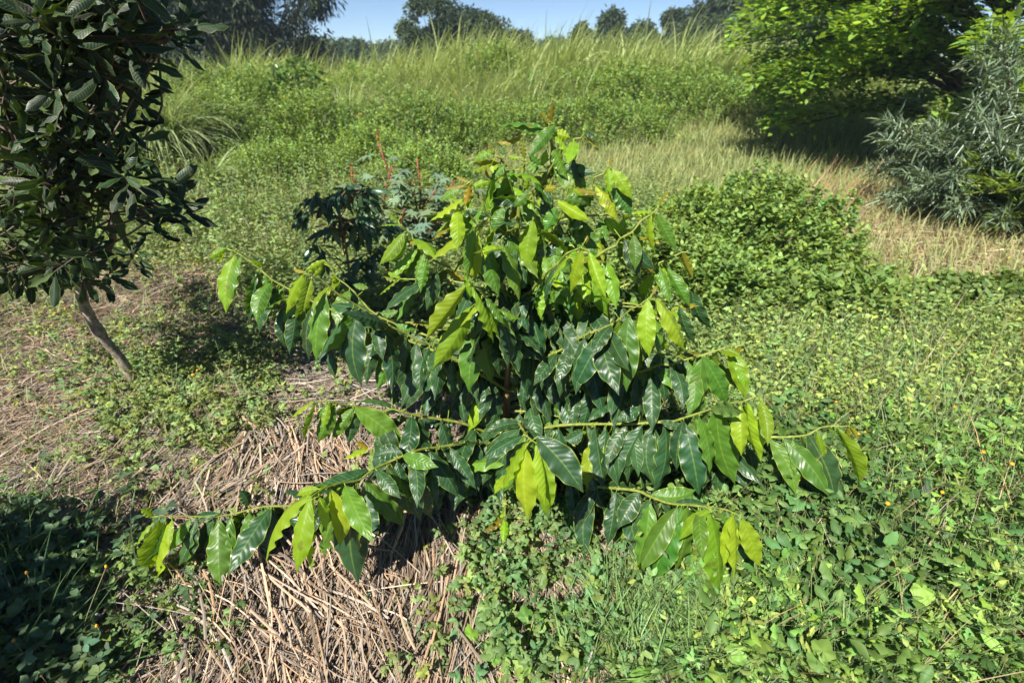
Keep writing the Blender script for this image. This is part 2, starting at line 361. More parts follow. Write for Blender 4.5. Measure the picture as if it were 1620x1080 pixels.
# ------------------------------------------------------------------ straw mulch
def straws():
    mb = MB()
    def lay(n, poly, L0, L1, w0, w1, ang0, angj, zmax, colr, tilt=.08, bow=.04, bright=0.):
        p = region(n, poly); L = R.uniform(L0, L1, n); wd = R.uniform(w0, w1, n)*R.choice([.35, .5, .65, .8, 1.15], n)
        a = ang0+R.normal(0, angj, n)+.5*vn(p[:, 0], p[:, 1], 3., 5)+.5*vn(p[:, 0], p[:, 1], 9., 6)
        tl = R.normal(0, tilt, n); d = np.stack([np.cos(a)*np.cos(tl), np.sin(a)*np.cos(tl), np.sin(tl)], -1)
        k = 4; t = np.linspace(-.5, .5, k+1)
        zz = R.uniform(.0, 1, n)**1.5*zmax+.006
        s = np.stack([-np.sin(a), np.cos(a), R.normal(0, .35, n)], -1); s = nrm(s)
        bw = R.normal(0, bow*2.2, n)[:, None]*L[:, None]*(4*t**2)[None]
        c = p[:, None]+d[:, None]*(t[None]*L[:, None])[..., None]+s[:, None]*bw[..., None]
        c[..., 2] += zz[:, None]-np.abs(R.normal(0, .04, n))[:, None]*L[:, None]*(4*t**2)[None]
        gz = hgt(c[..., 0], c[..., 1])+.003; c[..., 2] = np.maximum(c[..., 2], gz)
        upv = nrm(np.cross(d, s)); upv *= np.sign(upv[:, 2:3])
        hw = (wd/2)[:, None, None]
        V = np.stack([c-s[:, None]*hw, c+upv[:, None]*hw*.25, c+s[:, None]*hw], 2).reshape(-1, 3)
        off = np.arange(n)[:, None]*(3*(k+1))+np.arange(k)[None]*3
        F = np.concatenate([np.stack([off+1, off, off+3, off+4], -1).reshape(-1, 4), np.stack([off+2, off+1, off+4, off+5], -1).reshape(-1, 4)])
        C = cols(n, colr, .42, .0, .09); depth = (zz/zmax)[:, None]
        C[:, :3] *= (.38+.8*depth)                       # shade of the gaps put into the colour: deeper straw is darker
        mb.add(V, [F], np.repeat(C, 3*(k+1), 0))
    tan = np.array([.215, .16, .115]); grey = np.array([.21, .175, .14]); dk = np.array([.10, .062, .04])
    near = [(90, 1100), (40, 700), (300, 640), (760, 640), (900, 800), (1150, 900), (1300, 1100)]
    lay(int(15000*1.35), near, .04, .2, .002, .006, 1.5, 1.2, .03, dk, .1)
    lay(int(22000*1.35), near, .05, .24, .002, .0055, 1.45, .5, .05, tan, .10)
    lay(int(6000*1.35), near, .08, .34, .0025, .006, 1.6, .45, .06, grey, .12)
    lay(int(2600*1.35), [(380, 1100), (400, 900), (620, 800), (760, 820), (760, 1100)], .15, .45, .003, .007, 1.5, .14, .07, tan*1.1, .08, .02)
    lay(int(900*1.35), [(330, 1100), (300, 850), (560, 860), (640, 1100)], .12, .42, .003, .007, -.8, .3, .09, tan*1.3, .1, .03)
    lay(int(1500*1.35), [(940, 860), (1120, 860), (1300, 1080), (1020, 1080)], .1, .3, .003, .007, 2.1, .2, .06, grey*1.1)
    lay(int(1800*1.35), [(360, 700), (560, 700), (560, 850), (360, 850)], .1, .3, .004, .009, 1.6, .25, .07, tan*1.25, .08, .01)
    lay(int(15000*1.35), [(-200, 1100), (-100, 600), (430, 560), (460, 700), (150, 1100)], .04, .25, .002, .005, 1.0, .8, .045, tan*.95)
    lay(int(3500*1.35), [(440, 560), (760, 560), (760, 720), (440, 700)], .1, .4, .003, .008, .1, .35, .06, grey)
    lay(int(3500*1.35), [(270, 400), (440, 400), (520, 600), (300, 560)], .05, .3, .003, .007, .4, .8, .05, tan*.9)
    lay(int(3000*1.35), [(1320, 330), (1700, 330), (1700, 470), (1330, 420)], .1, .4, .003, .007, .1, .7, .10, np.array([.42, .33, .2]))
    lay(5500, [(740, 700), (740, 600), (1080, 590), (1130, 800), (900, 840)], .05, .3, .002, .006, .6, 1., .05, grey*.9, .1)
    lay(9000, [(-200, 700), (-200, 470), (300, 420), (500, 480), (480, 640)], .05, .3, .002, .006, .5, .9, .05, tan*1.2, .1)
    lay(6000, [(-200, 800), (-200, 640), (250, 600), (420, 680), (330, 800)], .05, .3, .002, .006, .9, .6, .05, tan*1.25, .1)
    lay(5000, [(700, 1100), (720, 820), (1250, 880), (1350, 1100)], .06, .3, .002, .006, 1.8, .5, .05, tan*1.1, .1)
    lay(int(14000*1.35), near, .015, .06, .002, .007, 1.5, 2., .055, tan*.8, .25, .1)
    return mb
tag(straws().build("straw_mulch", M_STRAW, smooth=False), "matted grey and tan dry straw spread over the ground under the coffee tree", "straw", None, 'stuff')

# ------------------------------------------------------------------ the weeds of the ground (one object per kind)
WG = np.array([.125, .20, .06]); WG2 = np.array([.20, .275, .09]); WB = np.array([.085, .15, .07])
def herb(mb, pts, hmin, hmax, K, L0, L1, asp, col, var=.25, tr=.4, tm=SIMPLE, spread=.5, stems=True, trif=False, el=(-.3, .6)):
    n = len(pts); h = R.uniform(hmin, hmax, n)
    leanaz = R.uniform(0, 2*pi, n); lean = R.uniform(0, .6, n)
    axis = nrm(np.stack([np.cos(leanaz)*lean, np.sin(leanaz)*lean, np.ones(n)], -1))
    if stems:
        c = cols(n, np.array([.12, .17, .05]), .2, .2); blades(mb, pts, h, .0022, leanaz, np.arctan(lean)*.9, .1, c, 3)
    pc = cols(n, col, var, tr)
    for k in range(K):
        f = (k+R.uniform(.2, 1, n))/K
        d = rnddir(n, *el); T = pts+axis*(h*f)[:, None]+d*(R.uniform(.1, spread, n)*L1)[:, None]*np.array([1, 1, .3])
        L = R.uniform(L0, L1, n)*(1.15-.4*f); c = pc*np.append(np.ones(3)*1, 1)*np.column_stack([np.repeat(R.uniform(.8, 1.25, (n, 1)), 3, 1), np.ones(n)])
        leaves(mb, T, d, L, asp, c, tm, *((2.2, .3) if tm is VINE else ()))
        if trif:
            for sgn in (-1, 1):
                a = sgn*1.15; dd = np.stack([d[:, 0]*cos(a)-d[:, 1]*sin(a), d[:, 0]*sin(a)+d[:, 1]*cos(a), d[:, 2]], -1)
                leaves(mb, T, dd, L*.8, asp, c, tm)
def thin(pts, f, thr, seed):                              # patchiness
    return pts[vn(pts[:, 0], pts[:, 1], f, seed)+R.normal(0, .18, len(pts)) > thr]
mb = MB()
left = [(-300, 1100), (-300, 430), (250, 330), (470, 400), (560, 640), (440, 720), (60, 760), (20, 1100)]
herb(mb, thin(region(5600, [(-300, 780), (-300, 400), (250, 330), (480, 400), (620, 560), (560, 660), (460, 720), (60, 720)]), 2.2, 0., 1), .02, .12, 5, .018, .036, .62, WG2*np.array([1.25, 1.2, 1.3]), .25, .4, trif=True, tm=HERB, el=(-.6, .8))
herb(mb, thin(region(1000, [(180, 740), (180, 560), (440, 560), (470, 740), (330, 730)]), 3, -.3, 3), .03, .16, 7, .02, .045, .58, WG2*1.1, .25, .4, trif=True, tm=HERB, el=(-.6, .8))
herb(mb, thin(region(1200, [(-200, 1100), (-200, 860), (60, 880), (180, 1100)]), 2.5, -.4, 4), .05, .2, 6, .025, .05, .6, WB, .25, .35, trif=True)
herb(mb, thin(region(380, [(20, 1090), (30, 780), (330, 800), (400, 1090)]), 4, -.1, 5), .03, .14, 6, .018, .04, .6, WG*1.1, .25, .4, trif=True, tm=HERB)
herb(mb, thin(region(330, [(750, 1090), (760, 830), (900, 800), (1060, 880), (1030, 1090)]), 5, -.3, 6), .04, .2, 7, .022, .046, .6, WG2*np.array([.85, 1, 1]), .2, .4, trif=True, tm=HERB, el=(-.5, .8))
herb(mb, region(60, [(620, 1090), (660, 900), (760, 840), (780, 1090)]), .03, .14, 6, .018, .04, .6, WG2, .25, .4, trif=True, tm=HERB)
herb(mb, region(45, [(330, 1090), (300, 900), (620, 900), (620, 1090)]), .02, .1, 5, .015, .034, .5, WG2, .25, .4, trif=True, tm=HERB)
herb(mb, region(70, [(150, 860), (200, 640), (470, 660), (470, 780)]), .02, .12, 6, .018, .036, .55, WG2, .25, .4, trif=True, tm=HERB)
tag(mb.build("weeds", M_WEED), "small three-leaved weeds growing through the straw", "weeds", None, 'stuff')
mb = MB()
RP = [(1040, 1100), (1060, 900), (1150, 640), (1250, 540), (1900, 540), (2000, 1100)]
herb(mb, thin(region(4600, RP), 3.5, .08, 15), .03, .24, 8, .016, .040, .5, WG2*np.array([1.02, 1.25, .95]), .35, .38, tm=HERB, trif=True, el=(-.7, .8))
herb(mb, thin(region(2600, RP), 2.4, .05, 16), .12, .38, 11, .016, .038, .42, WG2*np.array([1.2, 1.2, 1.0]), .35, .4, tm=HERB, el=(-.5, .9))
herb(mb, thin(region(2400, [(1040, 1100), (1080, 800), (1180, 740), (1400, 700), (1900, 700), (2000, 1100)]), 3, -.3, 17), .06, .26, 7, .025, .065, .52, WG*np.array([.95, 1.15, .7]), .4, .28, tm=HERB, el=(-.6, .8))
herb(mb, region(650, [(1040, 760), (1150, 720), (1380, 760), (1400, 1000), (1250, 1000), (1060, 860)]), .1, .3, 8, .035, .075, .6, WG*np.array([.72, .85, .68]), .25, .25, tm=HERB, el=(-.6, .7))  # taller weeds coloured darker, standing in for the shadow cast here
herb(mb, region(5500, [(1050, 640), (1100, 560), (1900, 440), (1900, 640), (1200, 720)]), .05, .3, 7, .022, .045, .55, WG2*np.array([1.4, 1.38, 1.2]), .3, .4, el=(-.5, .8))
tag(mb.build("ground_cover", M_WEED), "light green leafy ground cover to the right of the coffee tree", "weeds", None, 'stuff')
mb = MB()                                                 # heart-leaved creeper
herb(mb, region(170, [(1000, 1100), (1120, 840), (1250, 760), (1500, 800), (1900, 720), (2000, 1100)]), .1, .26, 3, .04, .07, .9, np.array([.17, .28, .06]), .22, .35, VINE, .9, el=(-.25, .25))
herb(mb, region(200, [(1150, 700), (1400, 560), (1900, 560), (1900, 760), (1500, 800)]), .1, .24, 3, .03, .055, .9, np.array([.22, .34, .06]), .15, .45, VINE, .9)
herb(mb, region(24, [(730, 1090), (740, 1000), (1000, 1010), (1150, 1090)]), .06, .12, 3, .035, .055, .9, np.array([.17, .32, .05]), .15, .45, VINE, .9)
tag(mb.build("creeper", M_WEED), "bright yellow-green lobed creeper leaves among the weeds on the right", "creeper", None, 'stuff')
# low grass
mb = MB()
def grass(poly, n, L0, L1, w, base, var=.25, th=(.1, .9), bend=(.2, 1.2), thr=None, tip=None, tr=.35, k=4, az=None, azj=7):
    p = region(n, poly)
    if thr is not None: p = thin(p, *thr)
    m = len(p)
    blades(mb, p, R.uniform(L0, L1, m), R.uniform(w*.6, w*1.3, m), R.uniform(0, 2*pi, m) if az is None else az+R.normal(0, azj, m), R.uniform(*th, m), R.uniform(*bend, m), cols(m, base, var, tr), k, tip)
grass([(920, 1100), (950, 950), (1150, 900), (1330, 1000), (1350, 1100)], 2600, .08, .26, .0055, np.array([.17, .29, .09]))
grass([(0, 1100), (0, 700), (330, 640), (420, 760), (300, 1090)], 1300, .05, .2, .003, np.array([.24, .29, .11]), thr=(3, -.3, 8))
grass([(-200, 760), (-100, 480), (440, 470), (480, 680), (200, 760)], 3000, .06, .22, .0035, np.array([.28, .32, .14]), thr=(3, -.3, 9))
grass([(-200, 1100), (-200, 900), (60, 900), (120, 1100)], 500, .15, .4, .006, np.array([.05, .12, .03]))
grass([(1080, 760), (1080, 600), (1250, 540), (1700, 560), (1900, 900), (1300, 860)], 11000, .12, .34, .0038, np.array([.27, .36, .14]))
grass([(1100, 700), (1250, 540), (1900, 520), (2000, 1100), (1200, 1100)], 2600, .12, .42, .0035, np.array([.33, .24, .14]), tr=.1)
grass([(1100, 1100), (1150, 850), (1900, 800), (1900, 1100)], 3600, .12, .3, .003, np.array([.24, .30, .11]))
tag(mb.build("low_grass", M_GRASS), "thin green grass blades scattered through the weeds and straw", "grass", None, 'stuff')
# the mown clearing: green and straw coloured
mb = MB()
clr = [(760, 330), (780, 222), (930, 205), (1200, 175), (1380, 200), (1800, 260), (2100, 330), (2100, 480), (1400, 500), (1200, 330)]
grass(clr, 38000, .1, .34, .009, np.array([.29, .37, .12]), .2, (.05, .8), (.1, 1.), tip=(.42, .42, .18), k=3)
grass([(1250, 470), (1250, 320), (1400, 300), (2100, 320), (2100, 480)], 22000, .08, .28, .006, np.array([.36, .30, .15]), .22, (.3, 1.2), (.1, .8), tip=(.45, .33, .2), k=3)
grass([(1100, 230), (1100, 190), (1400, 190), (1400, 260)], 9000, .3, .6, .012, np.array([.25, .33, .10]), .2, tip=(.42, .42, .18), k=4)
tag(mb.build("meadow_grass", M_GRASS), "sunlit green and straw-coloured grass of the open clearing", "grass", None, 'stuff')
# mid-left ground cover: fine grey-green flowering scrub
mb = MB()
herb(mb, region(9000, [(230, 420), (250, 280), (540, 280), (640, 420), (470, 440)]), .05, .3, 7, .02, .04, .5, np.array([.29, .34, .16]), .3, .4)
herb(mb, region(6500, [(-300, 430), (-300, 300), (260, 290), (260, 420)]), .1, .35, 6, .03, .055, .5, np.array([.21, .28, .1]), .3, .4)
herb(mb, region(13000, [(640, 520), (560, 290), (960, 290), (1150, 380), (1180, 600), (820, 640)]), .1, .3, 7, .03, .05, .55, WG2, .25, .4)
herb(mb, thin(region(1600, [(-300, 430), (-300, 280), (260, 270), (560, 280), (500, 420), (300, 440)]), 1.5, -.2, 12), .3, .55, 12, .03, .05, .45, np.array([.2, .26, .10]), .25, .4)
herb(mb, region(2600, [(380, 470), (470, 380), (640, 400), (640, 520)]), .05, .25, 7, .03, .05, .5, WG2, .25, .4)
herb(mb, region(900, [(830, 840), (800, 700), (1000, 560), (1120, 560), (1120, 820)]), .03, .2, 7, .02, .04, .55, WG2, .25, .4, tm=HERB)
herb(mb, np.column_stack([R.uniform(-14, -4, 5000), R.uniform(4, 11, 5000), np.zeros(5000)]), .1, .4, 6, .04, .08, .5, np.array([.2, .27, .09]), .25, .4, stems=False)
SCR = [(-300, 430), (-300, 270), (260, 260), (640, 275), (640, 400), (450, 440), (300, 440)]
herb(mb, thin(region(5200, SCR), 2.6, .1, 41), .25, .7, 14, .03, .06, .5, np.array([.19, .28, .08]), .25, .4, tm=HERB, el=(-.4, .9))
herb(mb, thin(region(2200, SCR), 3.4, .2, 42), .2, .5, 14, .02, .04, .4, np.array([.33, .33, .18]), .25, .35, el=(-.3, 1.))
blades(mb, *(lambda p: (p, R.uniform(.25, .6, len(p)), .006, R.uniform(0, 6.3, len(p)), R.uniform(0, .5, len(p)), R.uniform(.1, .8, len(p)), cols(len(p), np.array([.36, .33, .18]), .2, .3)))(region(1500, SCR)))
tag(mb.build("scrub", M_WEED), "fine grey-green knee-high scrub behind the straw on the left", "scrub", None, 'stuff')
# tall cane grass on the bank
mb = MB()
def bank(n, x0, x1, y0, y1, L0, L1, w, base, tip, thr=None, az=None):
    p = np.column_stack([R.uniform(x0, x1, n), R.uniform(y0, y1, n)]); p = np.column_stack([p, hgt(p[:, 0], p[:, 1])])
    if thr: p = thin(p, *thr)
    cl = vn(p[:, 0], p[:, 1], 1.7, 31)+.6*vn(p[:, 0], p[:, 1], 4.3, 32); p = p[cl+R.normal(0, .25, len(p)) > -.45]; cl = vn(p[:, 0], p[:, 1], 1.7, 31)+.6*vn(p[:, 0], p[:, 1], 4.3, 32)
    m = len(p); a = R.uniform(0, 2*pi, m) if az is None else R.normal(az, .9, m)+cl
    blades(mb, p, R.uniform(L0*.55, L1, m)*(1+.38*cl), R.uniform(w*.6, w*1.4, m), a, R.uniform(0, .45, m), R.uniform(.4, 2.0, m), cols(m, base, .22, .4, .1), 6, tip)
bank(24000, -7, 9, 12.2, 17, .75, 1.5, .034, np.array([.28, .40, .10]), (.52, .56, .24), az=-1.2)
bank(5200, -3.9, 1.5, 10.2, 12.5, .5, 1.1, .026, np.array([.29, .40, .12]), (.50, .54, .25), az=-1.5)
bank(4000, -9, -3, 10.5, 14, .6, 1.2, .02, np.array([.22, .31, .1]), (.42, .46, .23), az=-1.)
bank(9000, -22, -7, 10.5, 20, .6, 1.2, .03, np.array([.2, .3, .09]), (.40, .44, .2))
bank(6000, 9, 18, 11, 17, .6, 1.2, .025, np.array([.24, .33, .09]), (.42, .46, .2))
tag(mb.build("cane_grass", M_GRASS), "tall pale green arching cane grass covering the bank", "grass", None, 'stuff')
# ================================================================== THINGS
def dome_pts(n, x, y, rx, ry, h, seed, shell=.35):
    """points in the outer shell of a lumpy dome standing on the ground"""
    d = rnddir(n, 0., pi/2); d[:, 2] = R.uniform(0, 1, n)**.8; hr = np.sqrt(np.maximum(1-d[:, 2]**2, 0)); a = R.uniform(0, 2*pi, n)
    d = np.stack([np.cos(a)*hr, np.sin(a)*hr, d[:, 2]], -1)
    lump = 1+.22*vn(d[:, 0]*2, d[:, 1]*2+d[:, 2], 1.6, seed)+.15*vn(d[:, 0]*5, d[:, 1]*5+d[:, 2]*3, 1.3, seed+1)
    rr = lump*(1-shell*R.uniform(0, 1, n)**1.7)
    p = d*rr[:, None]*np.array([rx, ry, h]); g = hgt(x+p[:, 0], y+p[:, 1])
    return np.column_stack([x+p[:, 0], y+p[:, 1], g+p[:, 2]+.03]), d
def shrub(label, x, y, rx, ry, h, shoots, per, leafL, col, seed, name='shrub', cat='shrub', group='leafy shrubs on the slope', upright=.8, tipc=1.35, shoot=.22, asp=.5, mat=None, flowers=0, tr=.4):
    z = float(hgt(x, y)); t = thing(name, (x, y, z), label, cat, group)
    T, d = dome_pts(shoots, x, y, rx, ry, h, seed); ax = nrm(d*np.array([1, 1, .6])*(1-upright)+np.array([0, 0, upright])+R.normal(0, .15, (shoots, 3)))
    mb = MB(); sc_ = cols(shoots, col, .16, tr, .08); sl_ = R.uniform(.6, 1.2, shoots)*shoot
    for k in range(per):
        f = (k+R.uniform(0, .8, shoots))/per; dd = nrm(rnddir(shoots, -.2, .5)+ax*(.2+.6*f)[:, None])
        c = sc_.copy(); c[:, :3] *= (.8+(tipc-.8)*f**1.5)[:, None]*R.uniform(.85, 1.15, (shoots, 1))
        leaves(mb, T+ax*((f-.7)*sl_)[:, None], dd, leafL*R.uniform(.7, 1.15, shoots)*(1.1-.5*f), asp, c)
    mb.build('foliage', mat or M_WEED, t)
    sb = MB(); k = max(8, shoots//40)
    for q in range(k):
        p = T[q]; b = np.array([x+(p[0]-x)*.35, y+(p[1]-y)*.35, 0]); b[2] = hgt(b[0], b[1])-.02
        tube(sb, smooth_line([b, (b+p)/2+np.array([0, 0, .05*h]), p], 5), np.linspace(.012, .004, 5)*(1+h*.4), ns=5)
    sb.build('stems', M_DBARK, t)
    if flowers:
        for q in R.choice(shoots, flowers):
            fb = MB(); f = (T[q]+ax[q]*(sl_[q]*.35))[None]
            for a in range(7): leaves(fb, f, rnddir(1, .1, .9), .02, .8, cols(1, np.array([.75, .33, .05]), .2, .2))
            fb.build('flower', M_WEED, t)
    return t
LG = np.array([.195, .30, .07])
shrubs = [  # label, px, Y, rx, ry, h, shoots
 ("broad dark green shrub high on the bank directly above the coffee tree's tip", (965, 11.6), 3.0, .8, .8, 2000, LG*.95, .075),
 ("low light green shrub along the lower edge of the bank behind the coffee tree's tip", (890, 9.8), 2.3, .8, .66, 1900, LG*1.0, .065),
 ("rounded green shrub left of the coffee tree's top with a dark hollow at its foot", (510, 7.9), .9, .6, 1.0, 1000, LG*.9, .06),
 ("light green shrub in front of the cane grass between two rounded shrubs", (660, 9.2), 1.3, .7, .85, 1100, LG*.92, .065),
 ("small lush green shrub just behind the red-stemmed castor plant", (668, 6.5), .75, .55, .5, 1000, LG*1.05, .055),
 ("green shrub at the right end of the shrub row by the clearing", (1110, 10.9), 1.6, .7, .7, 1000, LG*.95, .07),
 ("dense mid green shrub below the arching grass tussock on the left", (420, 6.9), .7, .55, .45, 900, LG*.8, .05),
 ("yellow-green shrub under the left tip of the tall spreading tree", (1180, 12.5), 1.3, .9, .75, 800, LG*1.0, .08),
 ("tall green shrub just right of the drooping grass tussock", (372, 7.6), .75, .5, 1.0, 1000, LG*.85, .06),
 ("low green shrub at the left of the red-stemmed castor plant", (455, 6.3), .8, .5, .58, 1000, LG*.95, .05),
 ("bright green shrub behind the red-stemmed castor plant, left of the coffee tree's tip", (600, 7.4), .8, .5, .65, 1000, LG*1.05, .055),
 ("leafy shrub rising above the left end of the bank beside the upright sapling", (440, 10.2), 1.1, .7, 1.2, 1100, LG*.9, .07),
 ("tall pale shrub breaking up the cane grass below the hazy skyline trees", (585, 12.0), 1.3, .8, .95, 1000, LG*1.05, .08),
 ("small green shrub half buried in the cane grass on the crest", (780, 13.2), 1.0, .6, 1.0, 800, LG*1.05, .08),
 ("blue-green shrub high on the left slope below the dark feathery trees", (400, 11.5), 1.6, .9, 1.0, 1100, LG*.72, .08),
 ("pale green shrub on the left slope between the tussock and the upright sapling", (500, 10.2), 1.2, .8, .75, 900, LG*.9, .07),
]
for q, (lb, (px, Yd), rx, ry, h, ns, col, ll) in enumerate(shrubs):
    x = P(px, 300, Yd)[0]
    shrub(lb, x, Yd, rx, ry, h, ns, 9, ll, col, q+1, flowers=14 if q in (0, 2) else 0)
# the near bush right of the coffee tree
bx = P(1165, 400, 3.9)[0]
shrub("dense waist-high bush of small bright leaves right behind the coffee tree", bx, 3.85, .9, .8, .62, 2600, 9, .055, LG*.95, 21, 'bush', 'bush', None, .45, 1.3, .16, .62)
shrub("lower part of the bright bush thicket, tucked against the coffee tree's right side", P(1090, 470, 3.1)[0], 3.2, .62, .5, .42, 1500, 9, .055, LG*.95, 24, 'bush', 'bush', None, .5, 1.3, .16, .6)
shrub("low dark green leafy plant sprawling from the bush towards the right edge", P(1300, 500, 2.95)[0], 2.95, .7, .45, .24, 800, 8, .085, LG*.8, 22, 'sprawling_bush', 'bush', None, .5, 1.25, .15, .5)
shrub("dark leafy low bush at the right edge beside the dry grass", P(1560, 500, 2.85)[0], 2.85, .55, .3, .2, 600, 8, .085, LG*.65, 23, 'sprawling_bush', 'bush', None, .5, 1.2, .15, .5)
# arching grass tussocks (left slope)
def tussock(label, x, y, n, L0, L1, wd, col, tip, az=None, name='grass_tussock'):
    z = float(hgt(x, y)); t = thing(name, (x, y, z), label, 'grass tussock', 'arching grass tussocks'); mb = MB()
    r = np.abs(R.normal(0, .16, n)); a = R.uniform(0, 2*pi, n); B = np.column_stack([x+r*np.cos(a), y+r*np.sin(a), np.full(n, z)])
    aa = a+R.normal(0, .5, n) if az is None else R.normal(az, .8, n)
    blades(mb, B, R.uniform(L0, L1, n), wd, aa, R.uniform(.05, .6, n), R.uniform(1., 2.5, n), cols(n, col, .2, .35), 9, tip)
    mb.build('blades', M_GRASS, t); return t
for (px, Yd, n, L0, L1, lb) in [(265, 7.2, 620, 1.0, 1.7, "large arching tussock of broad drooping blades beside the dark tree's crown"),
                              (345, 8.2, 420, .9, 1.5, "arching grass tussock just behind and right of the large drooping one"),
                              (560, 10.2, 380, .9, 1.4, "silvery grass tussock at the left foot of the cane grass bank"),
                              (1090, 12.6, 300, .9, 1.4, "pale drooping tussock on the bank near the spreading tree"),
                              (320, 5.9, 240, .5, .8, "small green tussock at the foot of the left shrubs")]:
    tussock(lb, P(px, 250, Yd)[0], Yd, n, L0, L1, .022, (.18, .29, .08), (.42, .46, .24), az=-.9 if px < 400 else None)
# rusty dry grass stalks at the edge of the right shrub
t = thing('dry_grass_tuft', (*G(1380, 330)[:2], 0), "tuft of rusty red dry grass stalks in front of the silvery shrub", 'grass tuft'); mb = MB(); n = 110
c = G(1350, 325); B = np.column_stack([c[0]+R.normal(0, .45, n), c[1]+R.normal(0, .12, n), np.zeros(n)])
blades(mb, B, R.uniform(.3, .62, n), .009, R.uniform(-.6, .6, n), R.uniform(.1, .6, n), R.uniform(.1, .8, n), cols(n, (.36, .22, .11), .25, .2), 5, (.45, .2, .12)); mb.build('stalks', M_GRASS, t)

# ------------------------------------------------------------------ trees
def tree(name, label, x, y, H, r, leafL, n, col, seed, base=.2, asp=.45, droop=0., cat='tree', group=None, limbs=9, clumps=60, mat=None, flat=.6, cone=False, crs=.32, tr=.3, trunk=.03, bark=None, lean=(0, 0), tm=SIMPLE, zb=None):
    z = float(hgt(x, y)) if zb is None else zb; t = thing(name, (x, y, z), label, cat, group); o = np.array([x, y, z])
    rs = np.random.default_rng(seed); tb = MB()
    top = o+np.array([lean[0], lean[1], H*.93]); mid = (o+top)/2+np.array([rs.normal(0, .03), 0, 0])*H
    tl = smooth_line([o-[0, 0, .1], o*.65+mid*.35, mid, top], 12); tube(tb, tl, np.linspace(trunk, trunk*.12, 12)*H, ns=8)
    C = []
    for q in range(clumps):
        f = base+(1-base)*rs.uniform(0, 1)**(.9); a = rs.uniform(0, 2*pi)
        rf = (1-f)**.75 if cone else math.sqrt(max(0, 1-((f-base)/(1-base)*2-1)**2))*.85+.15
        rad = r*rf*rs.uniform(.35, 1.)**.6
        C.append(o+np.array([cos(a)*rad, sin(a)*rad, H*f])+(top-o)*np.array([f, f, 0]))
    C = np.array(C)
    for q in range(limbs*2):
        e = C[rs.integers(len(C))]; f0 = max(base*.6, (e[2]-z)/H-.25)*rs.uniform(.7, 1); k = int(np.clip(f0*12, 1, 10)); s = tl[k]
        tube(tb, smooth_line([s, s*.45+e*.55+[0, 0, .04*H], e], 6), np.linspace(trunk*.35, trunk*.06, 6)*H, ns=5)
    tb.build('trunk', bark or M_DBARK, t)
    cs = r*crs*rs.uniform(.6, 1.25, clumps); ci = rs.integers(0, clumps, n)
    u = nrm(R.normal(0, 1, (n, 3)))*(R.uniform(0, 1, (n, 1))**.42)*np.array([1, 1, flat])
    T = C[ci]+u*cs[ci][:, None]
    d = nrm(u+R.normal(0, .5, (n, 3))+np.array([0, 0, -droop])); cc = cols(clumps, col, .14, tr, .07)[ci]
    cc[:, :3] *= R.uniform(.75, 1.25, (n, 1)); mb = MB()
    leaves(mb, T, d, leafL*R.uniform(.6, 1.2, n), asp, cc, tm, up_bias=.9, jitter=.5)
    mb.build('crown', mat or M_FAR, t)
    return t
FD = np.array([.058, .088, .045])
gfar = 'trees behind the bank'
def X(px, Y): return P(px, 100, Y)[0]
far = [ # name,label, px, Y, topy px, r, cone, droop, col, n
 ('casuarina_tree', "huge dark feathery tree at the top left, left of the narrow sky gap", 425, 23, -130, 2.6, 0, .9, FD*.45),
 ('casuarina_tree', "dark feathery tree rising behind the left tree's upper branches", 300, 22, -160, 2.8, 0, .9, FD*.42),
 ('casuarina_tree', "dark tree mostly hidden by the left tree's crown", 150, 22, -150, 3., 0, .9, FD*.42),
 ('round_tree', "tall rounded tree just left of centre, cut off by the top of the photo", 688, 30, -40, 1.55, 0, .2, FD*.95),
 ('round_tree', "rounded tree right beside the tallest centre tree", 757, 31, 0, 1.65, 0, .2, FD*.95),
 ('round_tree', "small rounded tree at the right end of the centre group", 815, 33, 38, 1.15, 0, .2, FD*.9),
 ('grey_tree', "hazy grey-green tree beside the dark feathery tree", 528, 52, 52, 2.5, 0, .3, FD*1.2),
 ('grey_tree', "second hazy tree from the dark feathery tree along the skyline", 560, 54, 58, 2.2, 0, .3, FD*1.2),
 ('grey_tree', "third hazy tree, halfway along the low skyline on the left", 592, 55, 66, 2.4, 0, .3, FD*1.2),
 ('grey_tree', "hazy low tree just left of the tallest centre tree", 632, 56, 64, 2.6, 0, .3, FD*1.2),
 ('low_tree', "small low hazy tree between the centre group and the right tree line", 878, 60, 62, 2.3, 0, .3, FD*1.2),
 ('pointed_tree', "slender pointed tree at the left end of the right tree line", 918, 40, 28, 1.1, 1, .3, FD*1.0),
 ('pointed_tree', "broad pointed tree, second from the left in the right tree line", 962, 38, 6, 1.75, 1, .3, FD*.95),
 ('pointed_tree', "lower tree between two taller ones in the right tree line", 1012, 40, 28, 1.6, 1, .3, FD*1.0),
 ('pointed_tree', "dark tall tree in the middle of the right tree line", 1072, 36, -4, 1.9, 0, .4, FD*.85),
 ('low_tree', "dark low tree filling the gap at the left foot of the broad pointed tree", 940, 42, 48, 1.9, 0, .3, FD*1.0),
 ('low_tree', "dark low tree between the broad pointed tree and the tall dark one", 1030, 39, 40, 2.3, 0, .3, FD*1.0),
 ('low_tree', "dark tree at the right foot of the tall dark tree in the right line", 1108, 38, 26, 1.9, 0, .3, FD*.95),
 ('casuarina_tree', "tall feathery tree touching the left tip of the yellow-green crown", 1140, 33, -30, 2.0, 0, .8, FD*.95),
 ('casuarina_tree', "tall feathery tree rising behind the yellow-green crown", 1220, 31, -60, 2.3, 0, .8, FD*.9),
 ('casuarina_tree', "last feathery tree towards the right behind the yellow-green crown", 1310, 31, -60, 2.3, 0, .8, FD*.9),
]
